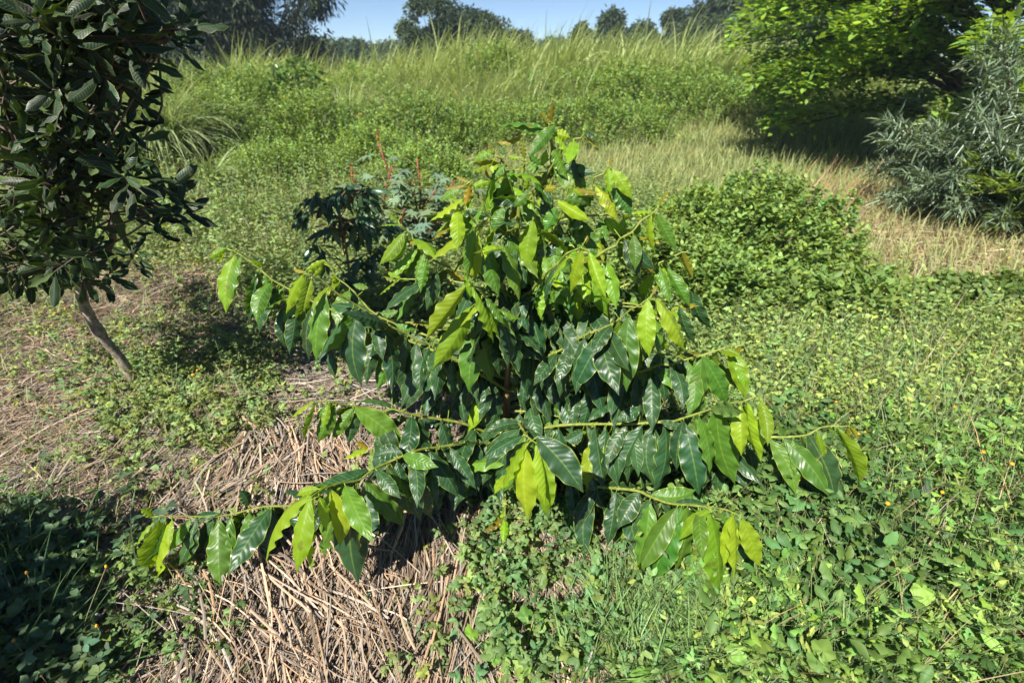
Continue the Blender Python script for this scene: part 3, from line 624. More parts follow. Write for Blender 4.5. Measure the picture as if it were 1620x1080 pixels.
for q, (nm, lb, px, Yd, ty, r, cone, dr, col) in enumerate(far):
    x = X(px, Yd); z0 = float(hgt(x, Yd)); H = (P(px, ty, Yd)[2]-z0)*(.84 if Yd > 26 else 1)
    lp = .42*(Yd/35) if 'casu' in nm else .21*(Yd/32)
    big = 14000 if 'casu' in nm else 6500
    tree(nm, lb, x, Yd, H, r*(1.5 if cone else (1.35 if 'low' in nm else 1.0)), lp, int(big*2.1), col, 40+q, base=.12 if Yd < 30 or Yd > 50 or cone or 'casu' in nm else .28, asp=.22 if 'casu' in nm else .45, droop=dr, group=gfar, cone=bool(cone), clumps=110 if 'casu' in nm else 65, crs=.3, flat=.85, trunk=.018, limbs=10, tm=QUAD if 'casu' in nm else SIMPLE)
tree('shade_tree', "small dark tree standing just outside the photo at the near left", -2.3, -.5, 1.95, .48, .10, 2600, (.045, .095, .03), 77, base=.5, clumps=40, crs=.4, trunk=.014, mat=M_GLOSSY, group=None)
# upright sapling on the left slope
x = X(470, 11.); tree('sapling', "upright glossy-leaved sapling standing on the left slope in front of the dark trees", x, 10.6, 1.35, .5, .11, 1500, (.10, .2, .04), 90, base=.1, clumps=34, crs=.38, trunk=.012, mat=M_GLOSSY)
# tall spreading yellow-green tree at right : tiers of leafy boughs
def spread_tree():
    x, y = P(1490, 300, 7.8)[0], 7.8; o = np.array([x, y, float(hgt(x, y))])
    t = thing('spreading_tree', o, "large yellow-green tree with tiered boughs at the top right", 'tree'); rs = np.random.default_rng(5)
    tb = MB(); tube(tb, smooth_line([o-[0, 0, .1], o+[.1, 0, .9], o+[-.1, .1, 2.4], o+[.1, .2, 4.6]], 14), np.linspace(.13, .03, 14), ns=9)
    mb = MB(); n_b = 90
    for q in range(n_b):
        f = rs.uniform(0, 1); h0 = .12+3.6*f; a = rs.uniform(0, 2*pi)
        if q % 2 == 0: a = pi+rs.normal(0, .75)                       # heavier boughs towards the clearing
        L = (3.6-1.0*abs(f-.3))*rs.uniform(.62, 1.02); rise = rs.uniform(-.06, .12)+.22*f
        e = o+np.array([cos(a)*L, sin(a)*L*.85, h0+L*rise]); s = o+np.array([0, 0, h0])
        m1 = s*.6+e*.4+[0, 0, .16*L]
        ln = smooth_line([s, m1, e], 9); tube(tb, ln, np.linspace(.035, .006, 9), ns=5)
        k = 640; tt = R.uniform(.22, 1.02, k)**.8; i0 = np.clip((tt*8).astype(int), 0, 7); fr = (tt*8-i0)[:, None]; C = ln[i0]*(1-fr)+ln[i0+(i0 < 8)]*fr
        twd = nrm(np.array([cos(a), sin(a), .1])+R.normal(0, .75, (k, 3))*np.array([1, 1, .28]))
        off = R.uniform(0, 1, k)**.7*.40*np.sin(np.clip(tt, .1, .97)*pi)**.4
        T = C+twd*off[:, None]+np.column_stack([np.zeros((k, 2)), R.normal(.02, .07, k)])
        c = cols(k, (.215, .35, .055), .26, .42, .1)
        leaves(mb, T, nrm(twd+R.normal(0, .5, (k, 3))*[1, 1, .4]), R.uniform(.08, .14, k), .5, c, up_bias=1.3, jitter=.35)
    tb.build('trunk', M_DBARK, t); mb.build('crown', M_GLOSSY, t)
spread_tree()
def silver_shrub():
    x, y = P(1585, 320, 5.2)[0], 5.0; o = np.array([x, y, float(hgt(x, y))]); rs = np.random.default_rng(9)
    t = thing('silvery_shrub', o, "silvery grey-green shrub with long narrow leaves under the yellow-green tree", 'shrub')
    tb = MB(); mb = MB()
    for q in range(125):
        a = rs.uniform(0, 2*pi); el = rs.uniform(.05, 1.35); L = rs.uniform(.5, 1.15)*(.9+.75*sin(el))
        if q < 36: a = rs.normal(pi*1.05, .6); el = rs.uniform(.1, .7); L = rs.uniform(.7, 1.35)
        e = o+np.array([cos(a)*cos(el)*L, sin(a)*cos(el)*L, sin(el)*L+.12]); ln = smooth_line([o+[0, 0, .05], o*.5+e*.5+[0, 0, .12], e], 8)
        tube(tb, ln, np.linspace(.022, .004, 8), ns=5)
        dr0 = nrm(ln[-1]-ln[-3]); k = 190; f = R.uniform(0, 1, k); T = e+dr0*((f-.8)*.7)[:, None]+R.normal(0, .03, (k, 3))
        d = nrm(dr0*.55+nrm(R.normal(0, 1, (k, 3)))*(1.05-.2*f)[:, None]+np.array([0, 0, -.15])); c = cols(k, (.155, .22, .135), .25, .25, .05)
        n0 = d*0+np.array([0, 0, 1.])+R.normal(0, .4, (k, 3)); s, dd, nn = frames(d, n0); L2 = R.uniform(.10, .19, k)
        mb.scatter(SIMPLE, T, s, dd, nn, L2*.085, L2, c)
    tb.build('stems', M_DBARK, t); mb.build('foliage', M_GLOSSY, t)
silver_shrub()
def palmy():                                            # bright narrow fronds at the right edge
    o = onground(P(1640, 330, 4.4)[0], 4.4); t = thing('fern_bush', o, "bright green bush of fine arching fronds at the right edge below the silvery shrub", 'bush'); mb = MB(); tb = MB()
    for q in range(46):
        a = R.uniform(pi*.6, pi*1.6); L = R.uniform(.5, .95); e = o+np.array([cos(a)*L*.8, sin(a)*L*.5, R.uniform(.15, .75)])
        ln = smooth_line([o, (o+e)/2+[0, 0, .22], e], 10); tube(tb, ln, np.linspace(.008, .003, 10), ns=4)
        k = 60; f = R.uniform(.3, 1, k); i0 = (f*8.9).astype(int); T = ln[i0]; dr = nrm(ln[-1]-ln[0]); sgn = R.choice([-1, 1], k)[:, None]
        sd_ = nrm(np.cross(dr, [0, 0, 1.])); d = nrm(dr+sd_*sgn*.8+R.normal(0, .15, (k, 3))); leaves(mb, T, d, R.uniform(.09, .17, k), .1, cols(k, (.2, .3, .06), .2, .4))
    tb.build('stems', M_STEM, t); mb.build('fronds', M_GLOSSY, t)
palmy()
# castor plant with red stems
def castor():
    o = onground(P(640, 380, 4.0)[0], 4.0); t = thing('castor_plant', o, "grey-green castor plant with palm-shaped leaves and red stems behind the coffee tree", 'plant'); tb = MB(); mb = MB(); sb = MB()
    tips = [(600, 232, 4.0), (620, 262, 3.9), (560, 290, 4.0), (652, 285, 4.0), (690, 300, 3.9), (720, 285, 4.1), (590, 320, 3.8), (640, 330, 3.7), (700, 345, 3.8), (545, 345, 3.9), (660, 250, 4.2), (740, 320, 4.0)]
    for q, (px, py, Yd) in enumerate(tips):
        e = P(px, py, Yd); ln = smooth_line([o, o*.5+e*.5+[R.normal(0, .05), 0, .02], e], 10); tube(tb, ln, np.linspace(.013, .006, 10), ns=6)
        for k in range(20):
            f = R.uniform(.3, 1); b = ln[int(f*9)]; d = rnddir(1, -.1, .8)[0]; L = R.uniform(.08, .2); tip = b+d*L
            tube(sb, [b, (b+tip)/2+[0, 0, .015], tip], [.0035, .003, .0025], ns=4)
            dd = nrm(d*np.array([1, 1, .2])+[0, 0, -.25])[None]; leaves(mb, tip[None], dd, R.uniform(.06, .12), .95, cols(1, (.20, .29, .18), .15, .3, .05), CASTOR, 1., .3)
        if q in (0, 2):
            f = ln[-1]; k = 40; leaves(mb, f+np.array([0, 0, 1])*R.uniform(0, .14, k)[:, None], rnddir(k, 0, 1.), .02, .6, cols(k, (.35, .12, .05), .2, .1))
    tb.build('stems', M_RED, t); sb.build('leaf_stalks', M_STEM, t); mb.build('foliage', M_GLOSSY, t)
castor()
# dark seedling behind the coffee tree
def whorl_leafset(mb, tm, T, d, L, asp, col, jit=.35, upb=1.):
    n = len(T); n0 = np.array([0, 0, upb])+R.normal(0, jit, (n, 3)); s, dd, nn = frames(d, n0); mb.scatter(tm, T, s, dd, nn, L*np.ones(n)*asp/.4, L, col)
DROOP = [leaf_grid(8, 4, .25, c, .12, 3, p, .4, 'coffee') for c, p in ((.9, 0), (.5, 2), (1.3, 4))]
def seedling():
    o = onground(P(545, 450, 2.75)[0], 2.75); t = thing('young_tree', o, "small dark-leaved young tree with drooping leaves just behind the coffee tree's left side", 'tree'); tb = MB(); mb = MB()
    top = P(536, 326, 2.75); tube(tb, smooth_line([o, (o+top)/2+[.02, 0, 0], top], 8), np.linspace(.012, .004, 8), ns=6)
    for q in range(34):
        f = R.uniform(.25, 1)**.8; s = o+(top-o)*f; a = R.uniform(0, 2*pi); L = R.uniform(.1, .42)*(1.15-f*.75); e = s+np.array([cos(a)*L, sin(a)*L, .07+L*.15])
        tube(tb, [s, (s+e)/2+[0, 0, .02], e], [.004, .003, .002], ns=4)
        for k in range(9):
            d = rnddir(1, -.9, .25)+np.array([[cos(a)*.5, sin(a)*.5, 0]]); whorl_leafset(mb, DROOP[k % 3], (e+R.normal(0, .015, 3))[None], d, R.uniform(.09, .15), .26, cols(1, (.05, .11, .045), .2, .2))
    tb.build('trunk', M_STEMB, t); mb.build('foliage', M_GLOSSY, t)
seedling()

# ------------------------------------------------------------------ the dark macadamia tree at the left
def macadamia():
    b = G(217, 618); o = np.array([b[0], b[1], float(hgt(b[0], b[1]))])
    t = thing('macadamia_tree', o, "dark leathery-leaved small tree with a bent grey trunk at the left edge", 'tree'); rs = np.random.default_rng(3)
    Yb = o[1]
    tl = smooth_line([o-[0, 0, .03], P(196, 575, Yb-.01), P(160, 530, Yb-.05), P(137, 490, Yb-.08), P(128, 462, Yb-.1), P(118, 400, Yb-.12)], 22)
    tb = MB(); tube(tb, tl, np.linspace(.024, .019, 22)*(1+.08*rs.normal(0, 1, 22)), ns=10)
    trunk = tb.build('trunk', M_BARK, t)
    limbs = []
    lb = MB()
    def limb(pts, r0, r1):
        ln = smooth_line(pts, 16); tube(lb, ln, np.linspace(r0, r1, 16), ns=6); limbs.append(ln)
    c = tl[-1]; f = P(128, 462, Yb-.1)
    limb([f, P(178, 380, Yb-.15), P(165, 270, Yb-.2), P(135, 170, Yb-.2), P(75, 40, Yb-.2), P(40, -120, Yb-.2)], .014, .004)
    limb([f, P(130, 380, Yb), P(100, 300, Yb+.05), P(40, 200, Yb+.1), P(0, 60, Yb+.1)], .014, .004)
    limb([f, P(60, 330, Yb-.3), P(10, 180, Yb-.5), P(-60, 20, Yb-.6)], .012, .004)
    limb([P(165, 270, Yb-.2), P(180, 150, Yb-.1), P(210, 60, Yb), P(230, -60, Yb)], .008, .003)
    limb([P(150, 140, Yb-.2), P(200, 135, Yb-.3), P(232, 98, Yb-.4)], .006, .003)
    limb([P(165, 270, Yb-.2), P(215, 330, Yb-.3), P(262, 330, Yb-.4)], .005, .002)
    limb([P(180, 150, Yb-.1), P(240, 90, Yb-.25), P(285, 45, Yb-.4)], .005, .002)
    limb([c, P(20, 420, Yb-.1), P(-80, 380, Yb-.1)], .009, .003)
    limb([c, P(-30, 250, Yb+.3), P(-160, 120, Yb+.3)], .011, .003)
    tips = []
    for q in range(270):                                          # twigs to whorls filling the crown
        k = rs.integers(len(limbs)); ln = limbs[k]; s = ln[rs.integers(3, 16)]
        for _ in range(80):
            px = rs.uniform(-260, 240); py = rs.uniform(-150, 452); Yd = Yb+rs.uniform(-.55, .75)
            if px > 190-.1*(py-100)+35*sin(py*.03) or (py > 350 and px > 170): continue
            e = P(px, py, Yd)
            if np.linalg.norm(e-s) < .4: break
        else: continue
        m_ = s*.5+e*.5+rs.normal(0, .02, 3)-[0, 0, .02]; tube(lb, smooth_line([s, m_, e], 6), np.linspace(.004, .0022, 6), ns=4); tips.append((e, nrm(e-m_), 1.))
    for (px, py, dy) in [(285, 45, -.4), (232, 98, -.4), (290, 322, -.4), (262, 300, -.4), (118, 385, -.3), (130, 400, -.45), (200, 190, -.3), (225, 150, -.2), (95, 430, -.2), (170, 430, -.1), (60, 420, -.2), (210, 400, 0), (250, 350, -.2), (262, 25, -.3)]:
        e = P(px, py, Yb+dy); tips.append((e, nrm(np.array([.4, -.3, .5])), 1.05))
    lb.build('branches', M_DBARK, t)
    tms = [leaf_grid(7, 4, .25, c_, .22, 2.6, p_, .4, 'obov') for c_, p_ in ((.35, 0), (-.25, 1.3), (.8, 2.5), (.1, 4))]
    mb = MB()
    for e, ax, s in tips:
        for j in range(3):
            k = 3+(j < 2); a = R.uniform(0, 2*pi)+np.arange(k)*2*pi/k+R.normal(0, .2, k)
            p1 = nrm(np.cross(ax, [.3, .2, .9])); p2 = np.cross(ax, p1)
            rad = np.cos(a)[:, None]*p1+np.sin(a)[:, None]*p2
            d = nrm(rad*(1.0)+ax*(.75-.35*j)+R.normal(0, .12, (k, 3))); T = np.repeat((e-ax*j*.035)[None], k, 0)+rad*.004
            n0 = ax[None]+R.normal(0, .2, (k, 3)); sdd, dd, nn = frames(d, n0); L = R.uniform(.065, .12, k)*s
            mb.scatter(tms[R.integers(4)], T, sdd, dd, nn, L*R.uniform(.72, .88), L, cols(k, (.012, .034, .009), .35, .22, .1))  # dark leaves, darkened further to stand in for the crown's shade
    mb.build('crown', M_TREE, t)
macadamia()
# ================================================================== THE COFFEE TREE
CR = dict(A=(330, 150, 3.6), B=(680, 150, 3.6), C=(330, 400, 3.6), D=(680, 400, 3.6), E=(200, 600, 2.893), F=(700, 600, 2.7), G=(1000, 520, 3.857))
# laterals: pixel polyline from the trunk to the tip, forward distance at the trunk and at the tip, radius
TY = 1.45
BR = [
 ([(803, 600), (700, 560), (600, 520), (500, 480), (449, 453), (413, 428), (380, 403)], 1.45, 1.48),      # 0 far left
 ([(803, 618), (747, 583), (705, 561), (674, 543), (644, 528), (608, 508), (566, 483), (524, 455), (486, 430)], 1.42, 1.18),
 ([(806, 590), (700, 540), (640, 520), (602, 500), (572, 475), (547, 450), (524, 425)], 1.48, 1.55),
 ([(803, 700), (740, 672), (685, 661), (644, 654), (608, 649), (572, 644), (535, 636), (497, 633)], 1.4, 1.16),
 ([(798, 745), (700, 775), (600, 792), (530, 793), (459, 797), (407, 804), (366, 811), (314, 816), (245, 818)], 1.38, 1.03),  # 4 long lower left
 ([(800, 705), (753, 700), (691, 707), (660, 712), (632, 724), (608, 738), (566, 757), (528, 769), (490, 783)], 1.38, .88),
 ([(806, 690), (812, 665), (828, 680), (840, 696)], 1.4, .95),
 ([(812, 690), (878, 674), (967, 670), (1048, 668), (1085, 661), (1133, 644), (1181, 633), (1209, 631)], 1.4, 1.12),
 ([(806, 745), (880, 752), (944, 768), (1007, 776), (1033, 787), (1074, 798), (1119, 802), (1150, 808), (1170, 820)], 1.36, .86),
 ([(815, 700), (950, 705), (1100, 700), (1213, 692), (1241, 690), (1270, 685), (1298, 678), (1321, 673), (1345, 672)], 1.45, 1.2),   # 9 far right
 ([(815, 640), (920, 612), (1021, 585), (1062, 573), (1111, 561), (1150, 549), (1174, 546)], 1.46, 1.28),
 ([(815, 590), (858, 567), (902, 546), (958, 519), (994, 496), (1024, 471)], 1.43, 1.2),
 ([(815, 540), (900, 500), (960, 465), (1013, 442), (1041, 419), (1077, 400), (1092, 398)], 1.46, 1.42),
 ([(815, 475), (880, 440), (955, 400), (985, 375), (1022, 342), (1038, 326)], 1.46, 1.35),
 ([(818, 400), (880, 350), (922, 317), (938, 294), (963, 262)], 1.46, 1.38),
 ([(828, 330), (877, 258), (900, 232), (922, 211)], 1.47, 1.42),
 ([(850, 360), (868, 300), (872, 247), (872, 205), (873, 192)], 1.47, 1.44),                               # 16 second leader
 ([(816, 397), (799, 378), (772, 333), (757, 309), (744, 288)], 1.43, 1.33),
 ([(812, 500), (791, 439), (772, 400), (758, 364), (738, 336), (722, 322)], 1.43, 1.25),
 ([(819, 314), (802, 275), (795, 253), (778, 240)], 1.44, 1.38),
 ([(808, 470), (760, 440), (720, 425), (686, 411), (658, 386), (636, 355), (631, 345)], 1.44, 1.35),
 ([(805, 540), (780, 490), (760, 460), (743, 446)], 1.40, 1.15),
 ([(817, 480), (860, 440), (895, 405), (921, 394)], 1.42, 1.22),
 ([(812, 520), (850, 520), (890, 500), (930, 470)], 1.48, 1.6),
 ([(826, 290), (829, 262), (831, 250)], 1.44, 1.42),
 ([(818, 420), (835, 380), (846, 340), (840, 300)], 1.42, 1.34),
 ([(816, 440), (858, 400), (880, 360), (904, 290)], 1.44, 1.36),
]
trunk_line = smooth_line([onground(P(800, 765, TY)[0], TY)-[0, 0, .02], P(801, 700, TY), P(803, 600, TY), P(812, 480, TY), (P(816, 397, TY)), P(822, 320, TY-.01), P(829, 255, TY-.02)], 40)
def br_curve(b, n=60):
    return kink(br_curve0(b, n))
def kink(ln):
    t = np.linspace(0, 1, len(ln)); k = np.zeros((len(ln), 3))
    for a in range(3): k[:, a] = np.interp(t, np.linspace(0, 1, 13), R.normal(0, .0035, 13))
    return ln+k*np.sin(np.clip(t*1.5, 0, 1)*pi/2)[:, None]
def br_curve0(b, n=60):
    px, y0, y1 = b; k = len(px); d = np.concatenate([[0], np.cumsum([math.dist(px[i], px[i+1]) for i in range(k-1)])]); d /= d[-1]
    return smooth_line([P(p[0], p[1], y0+(y1-y0)*dd) for p, dd in zip(px, d)], n)
CURV = [br_curve(b) for b in BR]
# hidden laterals on the far side and inside
rs = np.random.default_rng(11)
for q in range(34):
    hgt_f = .16+.8*(q/34)+rs.uniform(-.02, .02); i0 = int(np.clip(hgt_f/1.18*39, 3, 38)); s = trunk_line[i0]
    a = rs.uniform(-.25, pi+.25) if q % 4 else rs.uniform(pi, 2*pi); L = (.72-.42*hgt_f)*rs.uniform(.75, 1.05)*(1 if q % 4 else .5)
    e = s+np.array([cos(a)*L, sin(a)*L*.85, L*rs.uniform(.05, .3)-.02])
    m_ = s*.5+e*.5+[0, 0, .06*L]; CURV.append(smooth_line([s, m_, e], 60))
NV = len(BR)
LV = """A 1095 740 1015 675 50 2;A 1090 745 975 750 22 2;A 1120 780 970 970 80 2;A 1130 800 1030 960 50 2;A 1190 880 1030 1050 75 2;A 1230 900 1180 1070 60 1;A 1120 830 1200 850 30 3
A 110 870 0 940 50 2;A 100 870 40 970 35 2;A 665 940 550 1000 45 2;A 550 1010 475 990 20 3
B 690 160 700 25 46 3;B 680 170 630 86 35 3;B 715 170 560 360 85 1;B 660 200 488 190 75 1;B 540 215 370 270 60 3;B 705 215 800 245 85 2;B 870 215 975 315 30 3;B 870 205 955 250 25 0;B 725 400 945 445 100 0
B 640 405 665 310 50 2;B 545 370 535 255 50 3;B 370 320 245 385 70 2;B 400 390 235 390 28 3;B 360 390 240 440 30 2;B 350 330 350 260 16 3;B 430 350 390 290 40 1;B 520 360 440 350 40 2;B 690 450 580 455 75 3
B 560 475 530 555 50 2;B 340 480 310 415 25 3;B 230 500 145 465 45 3;B 215 505 75 535 35 3;B 230 510 200 640 55 3;B 180 530 60 610 60 1;B 190 590 0 720 70 2;B 350 490 230 540 55 2;B 500 622 310 545 120 0
B 515 615 680 820 130 1;B 430 400 340 490 65 1;B 560 390 625 440 60 1;B 690 400 760 510 80 1;B 650 530 722 530 80 3;B 495 655 455 712 45 3;B 810 520 968 555 48 3;B 810 530 870 580 30 2;B 720 600 920 720 95 2;B 720 640 650 780 100 1
B 940 520 1072 730 105 2;B 1035 420 1155 600 85 2;B 1015 415 1025 570 62 2;B 1025 410 1037 348 24 3;B 1040 530 1150 690 110 1;B 1300 640 1370 525 36 3;B 1300 645 1390 660 22 3;B 1260 680 1285 905 78 2;B 1290 680 1405 890 85 1
B 1110 820 1200 1050 105 0;B 1150 815 1290 1000 100 0;B 1430 890 1500 1050 50 3;B 1290 985 1330 1140 80 1;B 180 680 10 830 62 3;B 240 760 0 950 90 2;B 270 780 260 1070 105 2;B 95 1000 205 1055 45 3;B 285 680 225 710 30 3
B 430 870 290 900 70 0;B 470 890 310 850 60 0;B 535 890 800 850 75 0;B 680 790 820 830 55 0;B 900 800 890 850 30 3;B 1000 700 1090 800 75 2;B 980 710 960 850 65 1;B 420 640 360 780 85 1;B 640 660 700 760 70 1;B 560 560 480 640 70 1
B 440 430 500 500 60 1;B 760 590 900 620 60 1;B 640 400 560 330 50 1;B 880 640 800 780 80 0;B 600 930 700 1040 80 1;B 400 960 330 1060 80 1
C 150 12 100 345 135 2;C 185 20 130 285 62 1;C 270 112 230 405 92 0;C 290 112 240 400 55 1;C 320 120 350 260 60 1;C 385 200 290 455 85 0;C 400 200 315 412 55 1;C 420 210 400 310 60 1
C 540 122 440 350 92 2;C 555 125 480 395 65 2;C 660 48 560 110 35 2;C 655 55 585 140 30 2;C 430 300 440 545 90 0;C 500 310 460 580 70 0;C 665 225 615 622 150 1;C 820 320 648 568 100 1;C 855 320 875 765 135 0
C 975 412 900 755 115 0;C 1040 490 960 792 95 1;C 1130 478 1100 805 135 0;C 1180 530 1185 745 95 0;C 1240 590 1260 810 92 0;C 1000 400 850 370 62 1;C 1180 440 1060 400 62 1;C 1080 330 970 340 62 1;C 910 200 820 180 50 1
C 690 545 722 715 75 0;C 1468 185 1235 495 125 2;C 1495 305 1272 665 135 2;C 1500 190 1622 515 105 2;C 1500 385 1612 745 155 1;C 1300 108 1240 330 95 0;C 1490 430 1400 640 105 0;C 1490 500 1440 780 92 0;C 760 440 700 330 60 1
C 605 842 468 948 48 2;C 612 850 538 1075 72 2;C 700 850 610 955 52 1;C 722 880 622 1080 112 1;C 830 880 700 1065 92 1;C 868 890 795 1090 98 0;C 960 900 910 1045 62 0;C 1005 910 980 1080 75 0;C 1072 892 835 850 62 0
C 1240 755 1085 905 95 0;C 1330 820 1250 940 62 0;C 1372 840 1300 1000 75 0;C 1565 790 1480 1022 85 2;C 1500 700 1460 900 85 0;C 1090 940 1020 1062 75 0;C 1180 920 1100 1035 70 0;C 1390 970 1290 1065 70 0;C 1040 760 1080 880 80 0
D 870 -20 800 230 78 2;D 905 -10 1005 262 105 2;D 775 90 855 432 105 2;D 865 90 1030 380 135 2;D 670 215 797 452 115 1;D 1245 262 1250 597 102 2;D 1290 260 1452 562 115 2;D 1135 358 1120 790 175 1;D 1002 445 820 778 150 0
D 802 532 740 825 120 0;D 850 180 942 300 62 1;D 425 458 642 612 120 0;D 1265 242 1300 180 26 3;D 1330 82 1350 252 95 2;D 1350 82 1482 312 95 1;D 1490 200 1605 432 75 0;D 1420 300 1512 522 75 0;D 1190 210 1140 312 62 1
D 700 768 725 945 105 1;D 930 700 930 850 82 1;D 880 800 990 897 105 1;D 1290 640 1340 855 95 0;D 1200 700 1262 895 95 0;D 1370 640 1395 772 65 0;D 1440 612 1475 732 72 0;D 380 440 400 705 85 0;D 480 640 552 692 52 1
D 500 280 592 270 52 0;D 540 332 662 432 85 0;D 730 420 700 562 65 0;D 950 350 945 432 36 2;D 1310 460 1352 560 52 2;D 240 700 190 905 85 0;D 400 850 230 1065 115 0;D 430 60 330 220 80 0;D 560 100 470 160 60 0
D 650 20 560 120 70 0;D 900 260 1020 420 90 0;D 1000 150 1120 260 80 0;D 640 640 600 780 90 0;D 1040 860 900 960 90 0;D 1200 880 1060 950 90 0;D 620 850 540 960 90 0
G 430 170 582 462 155 1;G 585 112 692 428 105 2;G 665 100 600 208 42 3;G 680 105 782 245 48 3;G 270 200 340 322 85 0;G 702 450 788 818 108 2;G 515 492 628 948 170 1;G 560 490 672 622 52 1;G 320 572 408 1015 190 0
G 120 592 140 955 155 0;G 380 550 522 742 92 1;G 310 592 168 562 62 0;G 520 780 515 1022 85 0;G 948 660 1142 925 155 0;G 1072 640 1238 1055 185 0;G 1030 650 1142 800 62 1;G 1250 602 1390 948 105 2;G 1320 595 1298 705 42 3
G 1330 600 1372 672 36 3;G 0 612 40 905 95 0;G 720 730 752 895 95 0;G 500 300 560 200 50 1
F 365 265 252 485 75 2;F 400 275 437 535 68 2;F 355 290 368 605 105 2;F 425 275 445 582 125 2;F 305 285 290 560 135 1;F 400 240 602 482 155 0;F 345 240 170 342 85 0;F 335 185 178 232 62 0;F 430 222 330 170 72 0;F 685 230 618 478 105 2
F 715 225 648 345 48 3;F 730 232 777 368 45 2;F 742 350 792 452 62 1;F 790 210 790 442 95 0;F 900 205 900 452 115 0;F 580 480 548 695 120 0;F 842 480 750 635 105 0;F 885 520 833 820 100 1;F 1022 542 893 855 150 1;F 893 490 1085 470 95 1
F 980 532 1130 532 62 0;F 1142 568 1180 915 150 2;F 1243 575 1245 850 72 2;F 1275 592 1357 802 85 2;F 1025 550 1117 642 42 1;F 1180 570 1230 642 32 1;F 600 222 520 262 72 0;F 250 300 200 500 110 0;F 480 300 520 560 120 0;F 640 420 700 560 90 0
E 125 632 62 590 48 2;E 130 652 48 768 38 2;E 150 642 102 875 75 2;E 190 660 128 945 65 2;E 172 660 108 825 72 1;E 300 640 175 782 62 1;E 320 640 240 855 75 0;E 335 642 280 885 42 1;E 400 640 330 795 75 0;E 430 640 362 785 55 1
E 470 632 460 805 110 0;E 545 632 530 825 95 0;E 415 615 300 625 58 0;E 560 582 515 505 62 0;E 680 602 620 835 85 0;E 680 592 590 635 50 1;E 832 537 638 838 95 2;E 842 540 780 885 115 2;E 855 540 857 888 82 2;E 935 532 965 965 155 1
E 1050 482 1062 938 180 0;E 1058 470 1066 802 62 1;E 1100 520 1140 765 110 0;E 1112 412 858 492 95 0;E 1262 332 1135 352 92 0;E 880 497 778 532 45 2;E 1190 412 1192 672 115 0;E 1200 412 1300 562 55 1;E 1290 382 1350 652 125 0
E 1420 400 1422 622 125 0;E 1500 362 1500 602 115 0;E 1580 400 1570 602 100 0;E 1262 347 1430 402 75 1;E 1345 405 1400 640 100 0;E 1240 450 1260 660 90 1;E 1000 500 900 760 110 1;E 1450 330 1560 420 60 0"""
AGEC = [np.array([.025, .070, .023]), np.array([.085, .19, .020]), np.array([.225, .355, .018]), np.array([.22, .20, .016])]
AGET = [.12, .30, .45, .38]
tree_loc = trunk_line[0].copy(); tree_loc[2] = 0
coffee = thing('coffee_tree', tree_loc, "young coffee tree with glossy drooping wavy-edged leaves in the middle of the photo", 'coffee tree')
mb = MB(); tr_r = np.interp(np.linspace(0, 1, 40), [0, .25, .45, 1], [.015, .012, .008, .0045])
lowt = MB(); tube(lowt, trunk_line[:20], tr_r[:20], ns=10); tube(mb, trunk_line[19:], tr_r[19:], ns=8)
t_o = lowt.build('trunk', M_STEMB, coffee)
mb.build('green_stem', M_STEM, coffee)
branch_objs = []
for q, ln in enumerate(CURV):
    L = np.sum(np.linalg.norm(np.diff(ln, axis=0), axis=1)); mb = MB()
    s = ln[0]; k = np.argmin(np.linalg.norm(trunk_line-s, axis=1)); pts = np.vstack([trunk_line[k], ln]) if q < NV and np.linalg.norm(trunk_line[k]-s) > .005 else ln
    m = len(pts); rad = np.linspace(.0042+.0016*min(L, 1), .0018, m)
    nodes = np.arange(.05, L, .052); cum = np.concatenate([[0], np.cumsum(np.linalg.norm(np.diff(pts, axis=0), axis=1))])
    for nd in nodes: rad = rad+.0012*np.exp(-((cum-nd)/.006)**2)
    tube(mb, pts, rad, ns=7)
    inner = L*.75                                               # little flower buds at the older nodes
    for nd in nodes:
        if nd < inner and R.uniform() < .75:
            c = np.array([np.interp(nd, cum, pts[:, a]) for a in range(3)])
            for _ in range(6):
                d = rnddir(1, -.2, 1.2)[0]; tube(mb, [c, c+d*R.uniform(.006, .013)], [.0013, .0017], ns=5)
    branch_objs.append(mb.build('branch', M_STEM, coffee))
# every leaf: base, tip, width, age, normal, home branch
LF = []
ALLC = np.concatenate(CURV[:NV]); ALLI = np.repeat(np.arange(NV), 60); ALLP = pix(ALLC)
YD = dict(A=1.36, B=1.38, C=1.24, D=1.25, E=.98, F=1.0, G=1.15)
for line in LV.replace('\n', ';').split(';'):
    g, bx_, by_, tx_, ty_, wd, age = line.split(); ox, oy, s = CR[g]; age = int(age)
    b = np.array([ox+float(bx_)/s, oy+float(by_)/s]); e = np.array([ox+float(tx_)/s, oy+float(ty_)/s]); wpx = float(wd)/s*.86
    dist = np.linalg.norm(ALLP-b, axis=1)+60*np.maximum(np.abs(ALLC[:, 1]-YD[g])-.22, 0); k = int(np.argmin(dist)); anchor = ALLC[k]
    Yb = anchor[1]; pb = P(b[0], b[1], Yb)
    if np.linalg.norm(ALLP[k]-b) > 30: pb = P(b[0], b[1], Yb+.06)
    side = b[0]-810; Lpx = np.linalg.norm(e-b)
    dep = (pb-CAM)@fw; pe = P(e[0], e[1], pb[1]-R.normal(.30, .14)*Lpx/FPX*dep*(1 if age < 3 and e[1] > b[1]+12 else 0)); Lr = np.linalg.norm(pe-pb)
    wapp = wpx/FPX*dep; ratio = R.uniform(.33, .40) if age < 3 else .34
    wr = max(wapp, ratio*Lr*.9); roll = math.acos(min(1, wapp/wr))*.9*(1 if R.uniform() < .5 else -1)+R.normal(0, .32)
    LF.append((pb, pe, wr, age, roll, ALLI[k], anchor, None))
LF0 = len(LF); bases_px = pix(np.array([l[0] for l in LF]))
